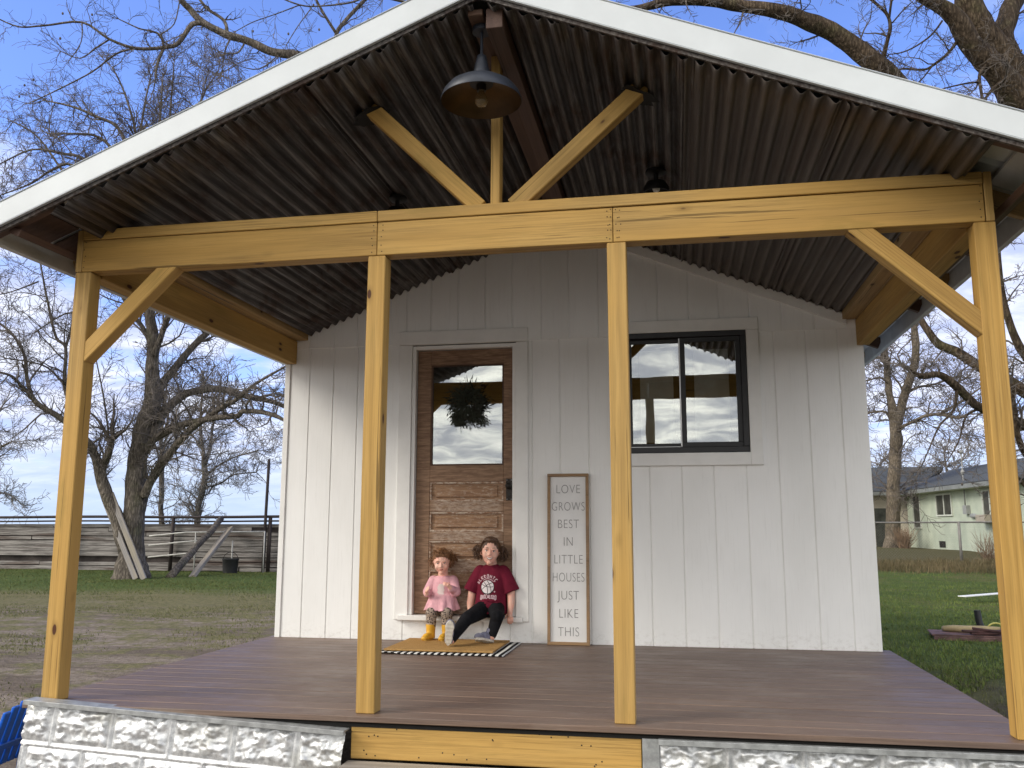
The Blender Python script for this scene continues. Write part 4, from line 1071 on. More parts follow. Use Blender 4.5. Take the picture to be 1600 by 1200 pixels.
for i in range(8):                                     # arched lettering above the ball, as blurred as the photograph shows it
    a = radians(158-i*17.2); R0 = br*1.42; c0 = Vector((bx+R0*cos(a), bz+R0*sin(a))); up = Vector((cos(a), sin(a))); rt = Vector((sin(a), -cos(a)))
    for (x0, z0), (x1, z1) in LET[(i*3+5) % 8]:
        pA = c0+rt*(x0-0.3)*0.0185+up*z0*0.021; pB = c0+rt*(x1-0.3)*0.0185+up*z1*0.021
        stroke(s, [tuple(pA), tuple((pA+pB)/2), tuple(pB)], 0.0062, 0.002)
for i in range(9):
    x0 = bx-0.050+i*0.0135; z0 = bz-0.079+0.009*cos((i-4)/4*1.4)*0+0.0035*((i-4)/4)**2*-1
    for (xa, za), (xb, zb) in LET[(i*3+1) % 8]:
        hgt = 0.024+0.006*abs((i-4)/4)
        stroke(s, [(x0+xa*0.0145, z0+za*hgt-0.008*abs((i-4)/4)), (x0+xb*0.0145, z0+zb*hgt-0.008*abs((i-4)/4))], 0.0062, 0.002)
s.add(*disc(bx+0.054, bz-0.034, 0.0055, 0.002, 12, 2))
s.build('print', pp, SHT, True)
s = MB()
s.loft([((1.715, 2.56, 0.186), 0.100, 0.080), ((1.715, 2.575, 0.28), 0.100, 0.072)], 20)
limb(s, [(1.668, 2.53, 0.243), (1.592, 2.305, 0.192), (1.524, 2.150, 0.075)], [0.066, 0.049, 0.036])
limb(s, [(1.762, 2.53, 0.243), (1.803, 2.370, 0.207), (1.766, 2.362, 0.085)], [0.066, 0.049, 0.036])
vox(s, 'leggings', fabric('black leggings fabric', (0.010, 0.010, 0.012), 0.3, 20), G1, 0.004, 3)
lav = fabric('lavender grey mesh shoe', (0.20, 0.20, 0.265), 0.25, 30); so_ = simple('pale rubber sole', (0.56, 0.52, 0.45), 0.6, 0, 0.12, 30, 0.3)
# raised foot: the sole faces the viewer, heel on the mat
def shoe(m, hx):
    s = MB()
    for q, r in (((hx, -0.037, 0.072), (0.028, 0.032, 0.026)), ((0, -0.045, 0.030), (0.030, 0.034, 0.036)), ((0, 0.0, 0.030), (0.032, 0.050, 0.034)), ((0, 0.052, 0.022), (0.034, 0.046, 0.026)), ((0, -0.040, 0.058), (0.028, 0.030, 0.026))):
        bb = MB(); bb.ball((0, 0, 0), r, 16, 10); s.add([m @ (Vector(v)+Vector(q)) for v in bb.v], bb.f)
    sh_ = vox(s, 'shoe', lav, G1, 0.004, 2)
    s = MB(); n = 28; out = []
    for i in range(n):
        g = 2*pi*i/n; y = 0.084*sin(g); w = 0.032+0.006*(y/0.084)+(-0.006 if abs(y) < 0.03 else 0); out.append((w*cos(g), y+0.006))
    vs = [m @ Vector((x, y, -0.006)) for x, y in out]+[m @ Vector((x*1.06, y*1.03, 0.010)) for x, y in out]
    s.add(vs, [tuple(range(n))[::-1], tuple(range(n, 2*n))]+[(i, (i+1) % n, (i+1) % n+n, i+n) for i in range(n)])
    for j in range(6):
        yy = -0.062+j*0.026; q = [m @ Vector((x, yy+dy, z)) for z in (-0.0085, -0.0055) for x, dy in ((-0.022, 0), (0.022, 0), (0.022, 0.010), (-0.022, 0.010))]
        s.add(q, [(0,3,2,1),(4,5,6,7),(0,1,5,4),(1,2,6,5),(2,3,7,6),(3,0,4,7)])
    s.build('sole', so_, sh_, bevel=0.001)
m1 = Matrix.Translation((1.522, 2.085, 0.112)) @ Matrix.Rotation(radians(10), 4, 'Z') @ Matrix.Rotation(radians(5), 4, 'Y') @ Matrix.Rotation(radians(-84), 4, 'X') @ Matrix.Rotation(pi, 4, 'Z')
shoe(m1, 0.0)
m2 = Matrix.Translation((1.728, 2.318, 0.044)) @ Matrix.Rotation(radians(146), 4, 'Z') @ Matrix.Rotation(radians(16), 4, 'Y') @ Matrix.Rotation(radians(12), 4, 'X')
shoe(m2, -0.018)
# ================================================================== blue child's chair by the corner of the porch
BL = thing('plastic_chair', "bright blue plastic child's chair beside the left corner of the porch", 'chair', (-0.45, 0.25, GZ))
bm_ = simple('bright blue plastic', (0.012, 0.125, 0.62), 0.35, 0, 0.06, 5, 0.05)
cm_ = Matrix.Translation((-0.47, 0.16, GZ)) @ Matrix.Rotation(radians(-84), 4, 'Z') @ Matrix.Scale(0.90, 4)
def bx_(k, *a, rx=0.0, c=(0, 0, 0)):
    k.box(*a, m=Matrix.Translation(c) @ Matrix.Rotation(radians(rx), 4, 'X'))
k = MB(); bx_(k, -0.17, 0.17, -0.20, 0.17, 0.0, 0.018, rx=6, c=(0, 0, 0.27)); k.build('seat', bm_, BL, bevel=0.006, m=cm_)
k = MB()
for i in range(5): x = -0.164+i*0.068; k.box(x, x+0.056, -0.008, 0.010, 0.0, 0.36-0.02*abs(i-2), m=Matrix.Translation((0, 0.165, 0.28)) @ Matrix.Rotation(radians(-17), 4, 'X'))
k.box(-0.165, 0.165, 0.0105, 0.022, 0.10, 0.14, m=Matrix.Translation((0, 0.165, 0.28)) @ Matrix.Rotation(radians(-17), 4, 'X'))
k.build('backrest', bm_, BL, bevel=0.005, m=cm_)
for s in (-1, 1):
    k = MB(); pts = [(s*0.205, -0.235, 0.42), (s*0.210, -0.12, 0.435), (s*0.205, 0.05, 0.43), (s*0.185, 0.22, 0.42)]
    for a, c in zip(pts[:-1], pts[1:]): k.add([(a[0]-0.035, a[1], a[2]), (a[0]+0.035, a[1], a[2]), (c[0]+0.03, c[1], c[2]), (c[0]-0.03, c[1], c[2]), (a[0]-0.035, a[1], a[2]-0.016), (a[0]+0.035, a[1], a[2]-0.016), (c[0]+0.03, c[1], c[2]-0.016), (c[0]-0.03, c[1], c[2]-0.016)], [(0,1,2,3),(7,6,5,4),(0,4,5,1),(1,5,6,2),(2,6,7,3),(3,7,4,0)])
    k.build('armrest', bm_, BL, m=cm_)
    k = MB(); k.box(s*0.19-0.011, s*0.19+0.011, -0.215, -0.150, 0.0, 0.415); k.build('leg', bm_, BL, bevel=0.004, m=cm_)
    k = MB(); k.box(s*0.185-0.011, s*0.185+0.011, 0.125, 0.185, 0.0, 0.415, m=Matrix.Rotation(radians(-3), 4, 'X')); k.build('leg', bm_, BL, bevel=0.004, m=cm_)

# ================================================================== left yard: pipe and board fence
FN = thing('board_fence', 'long weathered grey board fence with dark pipe posts behind the big left tree', 'fence', (-14, 23.2, GZ))
gw = Mat('weathered fence boards', 0.9, 0, 0.15)
n_ = gw.noise(gw.coord('Object', (0.5, 3, 9)), 2.2, 6, 0.72); n2_ = gw.noise(gw.coord('Object', (0.35, 1, 5)), 1.0, 3)
c = gw.mix(gw.mr(n_, 0.3, 0.7), (0.10, 0.09, 0.085), (0.36, 0.335, 0.32)); c = gw.mix(gw.mr(n2_, 0.5, 0.68, 0, 0.75), c, (0.085, 0.055, 0.045)); gw.col(c); gw.bump(n_, 0.5, 0.01)
k = MB(); r = random.Random(12); z = GZ+0.02
while z < 0.93:
    h = r.uniform(0.10, 0.17); x = -34.0
    while x < -3:
        L = r.uniform(3.5, 9.0)
        if r.random() > 0.06:
            dz = r.uniform(-0.02, 0.02); dz2 = r.uniform(-0.02, 0.02); y = 23.2+r.uniform(-0.02, 0.03)
            k.add([(x, y, z+dz), (x+L-0.03, y, z+dz2), (x+L-0.03, y, z+h+dz2), (x, y, z+h+dz), (x, y+0.03, z+dz), (x+L-0.03, y+0.03, z+dz2), (x+L-0.03, y+0.03, z+h+dz2), (x, y+0.03, z+h+dz)], [(0,1,2,3),(7,6,5,4),(0,4,5,1),(1,5,6,2),(2,6,7,3),(3,7,4,0)])
        x += L
    z += h+r.uniform(0.008, 0.035)
k.build('board_panel', gw.m, FN)
dk = simple('dark rusty pipe', (0.045, 0.035, 0.034), 0.7, 0.4, 0.3, 6)
for zz, nm in ((1.16, 'rail'), (1.02, 'rail')):
    k = MB(); k.tube([(-34+i*1.0, 23.06+0.02*sin(i), zz+0.012*sin(i*0.8)) for i in range(32)], 0.045 if zz > 1.1 else 0.028, 8); k.build(nm, dk, FN, True)
for x in (-32.5, -28.4, -24.4, -20.6, -16.9, -13.28, -9.85, -6.2):
    k = MB(); k.tube([(x, 23.06, GZ-0.1), (x+0.02, 23.06, 1.13)], 0.062, 10); k.build('post', dk, FN, True)
PL = MB(); PL.tube([(-9.98, 22.98, GZ-0.1), (-9.96, 22.98, 1.2), (-9.93, 22.98, 3.02)], 0.050, 10)
tag(PL.build('pole', dk, None, True), 'tall dark pole rising above the board fence near the house', 'pole')
k = MB(); k.box(-34, -3, 23.30, 23.33, GZ, 0.86); k.build('gap_backing', simple('dark behind fence gaps', (0.055, 0.045, 0.042), 0.9, 0.2, 0.5, 1.5), FN)  # dark sheet added behind the boards so the gaps look shaded
# planks and a log leaning on the big tree / fence
def lean(label, name, p0, p1, w, t, mat, cat, group=None, round_=False):
    p0, p1 = Vector(p0), Vector(p1); d = (p1-p0); L = d.length; d.normalize(); a = Vector((0, 1, 0)); a = (a-d*a.dot(d)).normalized(); s = a.cross(d)
    m = Matrix((d, s, a)).transposed().to_4x4(); m.translation = (p0+p1)/2
    k = MB()
    if round_: k.tube([(-L/2+L*i/8, 0.02*sin(i*1.3), 0.015*cos(i*2.1)) for i in range(9)], [w/2*(1-0.03*i) for i in range(9)], 10)
    else: k.box(-L/2, L/2, -w/2, w/2, -t/2, t/2)
    o = k.build(name, mat, None, round_, 0 if round_ else 0.006, m=m); tag(o, label, cat, group)
lean('pale grey plank leaning into the fork of the big left tree', 'plank', (-11.72, 18.80, GZ), (-12.98, 19.0, 1.55), 0.16, 0.04, M['grey_wood'], 'plank')
lean('darker plank with a broken top leaning against the trunk of the big left tree', 'plank', (-11.47, 18.80, GZ), (-12.75, 18.9, 1.78), 0.17, 0.05, M['grey_wood'], 'plank')
lean('dark rough log propped diagonally against the board fence', 'log', (-11.20, 19.6, GZ), (-11.50, 23.0, 1.10), 0.24, 0.2, M['bark'], 'log', round_=True)
lean('grey squared beam propped against the fence between the log and the bucket', 'beam', (-10.72, 20.0, GZ), (-11.15, 22.95, 0.80), 0.20, 0.10, M['grey_wood'], 'beam')
BK = thing('bucket', 'black tub with a wire handle standing on the grass by the fence', 'tub', (-10.75, 22.3, GZ))
bkm = simple('black rubber', (0.02, 0.02, 0.022), 0.6)
k = MB(); k.lathe([(0.0, 0.0), (0.22, 0.0), (0.245, 0.40), (0.262, 0.42), (0.262, 0.45), (0.235, 0.45), (0.21, 0.02), (0.0, 0.02)], (-10.75, 22.3, GZ), 24); k.build('tub', bkm, BK, True, auto=40)
k = MB(); k.tube([(-10.75+0.25*cos(a), 22.3, GZ+0.43+0.22*sin(a)) for a in [pi*i/10 for i in range(11)]], 0.010, 6); k.build('handle', dk, BK, True)
GT = thing('gate_frame', 'thin white pipe gate frame standing in front of the board fence', 'gate', (-11.0, 22.7, GZ))
wp = simple('dull white pipe', (0.48, 0.47, 0.45), 0.6, 0, 0.2, 4)
for z, nm in ((0.66, 'rail'), (0.36, 'rail'), (-0.02, 'rail')):
    k = MB(); L = -9.86 if z > 0.6 else -12.2; k.tube([(-13.9, 22.75, z-0.12), (-12.6, 22.75, z), (L, 22.75, z+0.03)], 0.022, 6); k.build(nm, wp, GT, True)
for x, z in ((-12.25, 0.66), (-9.86, 0.70), (-10.95, 0.40)):
    k = MB(); k.tube([(x, 22.75, GZ), (x, 22.75, z)], 0.022, 6); k.build('post', wp, GT, True)

# ================================================================== right yard
def cloth_board(): pass
k = MB(); k.box(-1.6, 1.6, -0.09, 0.09, 0, 0.018); 
gx = gheight(9.5, 15.4)
o = k.build('white_board', M['trim'], None, bevel=0.004, m=Matrix.Translation((9.75, 15.55, gx+0.17)) @ Matrix.Rotation(radians(34), 4, 'Z') @ Matrix.Rotation(radians(-1.5), 4, 'Y')); tag(o, 'long white board lying across debris on the right lawn', 'board')
k = MB(); r = random.Random(3)
for i in range(4): k.box(-0.5, 0.5, -0.05, 0.05, 0, 0.10, m=Matrix.Translation((0.1*i, -0.25+0.17*i, 0)) @ Matrix.Rotation(r.uniform(-.3, .3), 4, 'Z'))
o = k.build('scrap_wood', M['grey_wood'], None, bevel=0.006, m=Matrix.Translation((9.75, 15.4, gx-0.0)) @ Matrix.Rotation(radians(34), 4, 'Z')); tag(o, 'grey scrap timber lying under the white board on the lawn', 'scrap wood')
gj = gheight(7.0, 8.5)
rb = simple('faded red-brown board', (0.14, 0.08, 0.07), 0.8, 0, 0.4, 6, 0.3)
k = MB(); k.box(-0.62, 0.62, -0.27, 0.30, 0.05, 0.072); k.box(-0.6, 0.6, -0.3, -0.22, 0, 0.0495); k.box(-0.6, 0.6, 0.22, 0.3, 0, 0.0495)
o = k.build('wooden_pallet', rb, None, bevel=0.004, m=Matrix.Translation((6.95, 8.75, gj)) @ Matrix.Rotation(radians(-9), 4, 'Z')); tag(o, 'low reddish wooden platform lying on the grass right of the house', 'pallet')
k = MB(); k.tube([(6.50+0.14*i, 8.85+0.03*sin(i*2), gj+0.115+0.006*sin(i*3)) for i in range(6)], [0.035, 0.045, 0.048, 0.045, 0.046, 0.03], 10); o = k.build('log', simple('pale bare wood', (0.36, 0.28, 0.15), 0.8, 0, 0.2, 9), None, True); tag(o, 'short pale log lying on the low reddish platform', 'log')
PP = MB(); PP.tube([(7.03, 8.98, gj+0.07), (6.995, 8.99, gj+0.20), (6.985, 9.0, gj+0.345)], 0.043, 14); tag(PP.build('stove_pipe', M['black'], None, True, auto=50), 'short black pipe standing upright on the low platform', 'pipe')
k = MB(); k.tube([(7.16+0.10*cos(a), 8.88+0.02*sin(a*2), gj+0.115+0.065*sin(a)+0.015) for a in [2*pi*i/20*0.93 for i in range(21)]], 0.011, 8); tag(k.build('hose_loop', simple('yellow hose', (0.55, 0.50, 0.13), 0.5), None, True), 'small yellow hose loop beside the upright black pipe', 'hose')
k = MB(); r = random.Random(9)
for i in range(14):
    x = 7.35+r.uniform(-0.45, 0.75); y = 8.6+r.uniform(-0.28, 0.35); a = r.uniform(-0.5, 0.4); L = r.uniform(0.15, 0.5)
    k.box(-L, L, -0.025, 0.025, -0.012, 0.012, m=Matrix.Translation((x, y, gj+0.09+0.012*(i % 4))) @ Matrix.Rotation(a, 4, 'Z') @ Matrix.Rotation(r.uniform(-.1, .1), 4, 'Y'))
tag(k.build('scrap_heap', simple('dark burnt scraps', (0.075, 0.035, 0.033), 0.8, 0, 0.4, 8), None, bevel=0.003), 'dark reddish scrap sticks heaped at the right end of the platform', 'scrap heap')

# neighbour's house
NH = thing('neighbour_house', 'low pale green and cream house with dark shingle roof behind the chain-link fence', 'house', (14, 40, -0.15))
gr = Mat('pale green lap siding', 0.75, 0, 0.2); z_ = gr.sep(gr.coord('Object'))[2]
fr2 = gr.math('FRACT', gr.math('MULTIPLY', z_, 5.0)); gr.col(gr.mix(gr.mr(gr.noise(gr.coord('Object'), 1.2, 4), .3, .7), (0.41, 0.46, 0.37), (0.52, 0.57, 0.46))); gr.bump(fr2, 0.5, 0.02)
cr = Mat('cream lap siding', 0.75, 0, 0.2); z_ = cr.sep(cr.coord('Object'))[2]
fr3 = cr.math('FRACT', cr.math('MULTIPLY', z_, 5.0)); cr.col(cr.mix(cr.mr(cr.noise(cr.coord('Object'), 1.2, 4), .3, .7), (0.52, 0.46, 0.37), (0.64, 0.58, 0.48))); cr.bump(fr3, 0.5, 0.02)
sh = Mat('dark shingles', 0.9, 0, 0.15); nS = sh.noise(sh.coord('Object', (6, 6, 14)), 3, 4); sh.col(sh.mix(sh.mr(nS, .3, .7), (0.050, 0.056, 0.060), (0.105, 0.11, 0.115))); sh.bump(nS, .5, .02)
A = Vector((13.62, 40.0, 0)); B_ = Vector((14.55, 28.0, 0)); dW = (B_-A).normalized(); ang = atan2(dW.y, dW.x); LW = (B_-A).length
mW = Matrix.Translation((A.x, A.y, 0)) @ Matrix.Rotation(ang, 4, 'Z')     # local X along the green wall, +Y behind it
EZ = 2.50
k = MB(); k.box(0, LW, 0.0, 6.5, -0.45, EZ); k.build('wall', gr.m, NH, m=mW)
k = MB(); k.box(2.2, 13.74, 40.2, 47, -0.45, EZ); k.build('wall', cr.m, NH)
k = MB(); ov = 0.5; H = 1.15
def R_(x, y, z): return tuple(mW @ Vector((x, y, z)))
k.add([R_(-0.2, -ov, EZ), R_(LW+ov, -ov, EZ), R_(LW+ov, 3.1, EZ+H), R_(-2.6, 3.1, EZ+H), R_(LW+ov, 7.0, EZ), R_(-6.0, 7.0, EZ)], [(0, 1, 2, 3), (3, 2, 4, 5)])
k.add([(1.7, 39.6, EZ), (13.85, 39.6, EZ), (16.3, 43.6, EZ+1.35), (1.7, 43.6, EZ+1.35), (16.3, 47.5, EZ), (1.7, 47.5, EZ)], [(0, 1, 2, 3), (3, 2, 4, 5)])
o = k.build('roof', sh.m, NH, fix=False); md = o.modifiers.new('t', 'SOLIDIFY'); md.thickness = 0.12; md.offset = -1
fm2 = simple('grey fascia', (0.20, 0.21, 0.20), 0.7, 0, .15, 3)
k = MB(); k.box(-0.2, LW+ov, -ov-0.03, -ov, EZ-0.20, EZ-0.04); k.build('fascia', fm2, NH, m=mW)
k = MB(); k.box(-0.1, LW+ov, -ov, -0.01, EZ-0.21, EZ-0.19); k.build('soffit', gr.m, NH, m=mW)
k = MB(); k.box(1.7, 13.6, 39.56, 39.6, EZ-0.20, EZ-0.04); k.build('fascia', fm2, NH)
gd = simple('dark window panes', (0.05, 0.052, 0.045), 0.3, 0, 0.5, 3, 0, spec=0.5); wt = simple('house window trim', (0.55, 0.57, 0.5), 0.7)
def nwin(x0, x1, z0, z1, m, y=-0.03, mull=True):
    k = MB(); t = 0.06
    for q in ((x0-t, x1+t, z1, z1+t), (x0-t, x1+t, z0-t, z0), (x0-t, x0, z0, z1), (x1, x1+t, z0, z1)): k.box(q[0], q[1], y-0.03, y+0.035, q[2], q[3])
    if mull: k.box((x0+x1)/2-0.035, (x0+x1)/2+0.035, y-0.02, y+0.02, z0, z1)
    w = k.build('window', wt, NH, m=m); k = MB(); k.box(x0, x1, y+0.004, y+0.018, z0, z1); k.build('pane', gd, w, m=m)
nwin(3.8, 5.4, 1.36, 2.16, mW); nwin(0.95, 1.75, 0.85, 2.2, mW, mull=False); nwin(8.5, 9.6, 1.05, 2.15, mW)
k = MB(); k.box(8.6, 9.4, -0.40, -0.06, 1.0, 1.30); k.build('window_unit', simple('beige metal', (0.35, 0.31, 0.25), .6), NH, bevel=0.01, m=mW)
nwin(11.45, 12.0, 0.95, 1.35, Matrix.Identity(4), 40.17, False); nwin(11.45, 12.0, 0.25, 0.65, Matrix.Identity(4), 40.17, False)
k = MB(); k.box(12.2, 12.95, 40.165, 40.195, -0.3, 1.72); k.build('door', gd, NH, bevel=0.004)
k = MB(); k.box(3.75, 4.4, -0.02, 0.02, 0.02, 0.28, m=None); k.build('crawl_vent', M['dark'], NH, m=mW)
k = MB(); k.tube([R_(7.03, -0.12, 1.6), R_(7.03, -0.12, EZ+0.1), R_(7.03, -0.12, 3.72)], 0.026, 8); k.ball(R_(7.03, -0.12, 3.74), (0.09, 0.09, 0.08)); k.ball(R_(7.03, -0.12, 2.95), (0.08, 0.08, 0.11)); MS = k.build('power_mast', simple('grey pipe', (0.25, 0.25, 0.24), .6), NH, True)
k = MB(); k.box(6.85, 7.2, -0.16, -0.005, 1.35, 1.68); k.ball((7.6, -0.08, 1.28), (0.35, 0.05, 0.09)); k.build('meter_box', simple('meter grey', (0.30, 0.31, 0.30), .5), NH, bevel=0.0, m=mW)
k = MB(); k.tube([R_(1.3, -0.3, 2.46), R_(1.3, -0.3, 2.40)], 0.05); k.ball(R_(1.3, -0.3, 2.36), 0.07); k.build('porch_light', wp, NH, True)

CF = thing('chain_link_fence', 'low grey chain-link fence with thin posts in front of the neighbouring house', 'fence', (12, 26.5, -0.4))
gp = simple('dull galvanised pipe', (0.20, 0.19, 0.175), 0.6, 0.3, 0.2)
k = MB(); k.tube([(5+i*1.0, 26.5, 1.00+0.008*sin(i)) for i in range(20)], 0.026, 8); k.build('rail', gp, CF, True)
for x in (5.7, 8.80, 11.89, 15.0, 18.1, 21.2):
    k = MB(); k.tube([(x, 26.5, -0.55), (x, 26.5, 1.03)], 0.034 if abs(x-11.89) > .1 else 0.045, 8); k.build('post', gp, CF, True)
k = MB(); x = 5.0
while x < 21:
    for d in (-1, 1):
        a = Vector((x, 26.52, -0.35)); e = Vector((x+d*1.3, 26.52, 0.98)); s_ = Vector((0.0018, 0, 0)); k.add([a-s_, a+s_, e+s_, e-s_], [(0, 1, 2, 3)])
    x += 0.085
k.build('wire_mesh', gp, CF, fix=False)

# dry weeds along the fence: uncountable
def blades(n, fx, h, w, mat, name, label, cat, seed, lean_=0.4):
    r = random.Random(seed); k = MB(); V = k.v; Fc = k.f
    for i in range(n):
        x, y = fx(r)
        z = gheight(x, y)-0.01; hh = h*r.uniform(0.4, 1.25); a = r.uniform(0, pi); dx, dy = cos(a)*w*r.uniform(.6, 1.3), sin(a)*w; lx, ly = r.gauss(0, lean_)*hh, r.gauss(0, lean_)*hh
        b0 = len(V); V += [(x-dx, y-dy, z), (x+dx, y+dy, z), (x+lx*.35+dx*.6, y+ly*.35+dy*.6, z+hh*.6), (x+lx*.35-dx*.6, y+ly*.35-dy*.6, z+hh*.6), (x+lx, y+ly, z+hh*.95)]
        Fc += [(b0, b0+1, b0+2, b0+3), (b0+3, b0+2, b0+4)]
    o = k.build(name, mat, None, fix=False); tag(o, label, cat, kind='stuff'); return o
def gmat(name, cs, sc=1.2):
    k = Mat(name, 0.85, 0, 0.15); n = k.noise(k.coord('World'), sc, 5, 0.7); f2 = k.noise(k.coord('World'), sc*22, 2)
    k.col(k.mix(k.mr(f2, 0.4, 0.75, 0, .6), k.mix(k.mr(n, 0.35, 0.65), cs[0], cs[1]), cs[2])); k.b.inputs['Subsurface Weight'].default_value = 0.0; return k.m
g_green = gmat('lawn blades', ((0.062, 0.095, 0.022), (0.150, 0.210, 0.05), (0.21, 0.18, 0.09)))
g_sparse = gmat('thin blades', ((0.07, 0.085, 0.025), (0.13, 0.14, 0.05), (0.26, 0.22, 0.13)))
g_olive = gmat('olive blades', ((0.060, 0.082, 0.022), (0.125, 0.145, 0.048), (0.20, 0.17, 0.085)))
g_dry = gmat('dry weeds', ((0.105, 0.085, 0.045), (0.20, 0.155, 0.09), (0.08, 0.085, 0.035)), 0.7)
def lawnR(r):
    while True:
        y = 4.0+20*r.random()**1.5; x = 4.75+(y+4)*r.uniform(0.05, 0.42)
        if y < 6 and noise.noise(Vector((x*1.1, y*1.1, 2))) < 0.02*(6-y): continue
        return x, y
blades(52000, lawnR, 0.055, 0.006, g_green, 'lawn_grass', 'short green grass of the lawn right of the house', 'grass', 1)
def lawnL(r):
    y = 13.4+9.8*r.random(); x = -24+r.random()*22
    return x, y+1.2*noise.noise(Vector((x*.3, y*.3, 1)))
blades(36000, lawnL, 0.050, 0.008, g_olive, 'yard_grass', 'green grass strip along the foot of the board fence', 'grass', 2)
def scrub(r):
    while True:
        y = 2.5+10.5*r.random(); x = -11*r.random()*(0.4+y/12)-0.4
        if noise.noise(Vector((x*0.55, y*0.55, 5)))+0.03*(y-9) > r.uniform(-0.25, 0.45): return x, y
blades(26000, scrub, 0.040, 0.0055, g_sparse, 'scrub_grass', 'thin olive grass growing over the dirt driveway', 'grass', 3)
def scr2(r):
    y = 2.4+3.8*r.random(); return 4.7+r.random()*4.5, y
blades(9000, scr2, 0.045, 0.004, g_sparse, 'edge_grass', 'sparse grass in the dark soil beside the deck', 'grass', 5)
blades(13000, lambda r: (6+15*r.random(), 23.6+3.3*r.random()**0.6), 0.26, 0.012, g_dry, 'dry_weeds', 'brown dry weeds along the chain-link fence', 'weeds', 4, 0.25)
def bush(x, y, z, h, w, label, name='bare_bush', n=110, seed=1):
    r = random.Random(seed); k = MB()
    for i in range(n):
        a = r.uniform(0, 2*pi); t = r.uniform(0.05, 1)*w; p = Vector((x+r.gauss(0, w*.15), y+r.gauss(0, .1), z)); pts = [p]
        d = Vector((cos(a)*t, sin(a)*t, h*r.uniform(0.5, 1.0)))
        for j in range(1, 5): pts.append(p+d*(j/4)+Vector((r.gauss(0, .05), r.gauss(0, .05), r.gauss(0, .04)))*h)
        k.tube(pts, [0.010, 0.008, 0.006, 0.005, 0.003], 3, False)
    tag(k.build(name, simple(name+' stems', (0.20, 0.13, 0.08), .9, 0, .3), None, fix=False), label, 'bush')
bush(12.75, 37.3, -0.06, 0.95, 0.55, 'brown leafless bush between the right yard tree and the pale green house', n=260, seed=3)
bush(12.9, 27.0, -0.35, 1.15, 0.6, 'thin grey leafless bush by the fence at the far right post', n=120, seed=4)
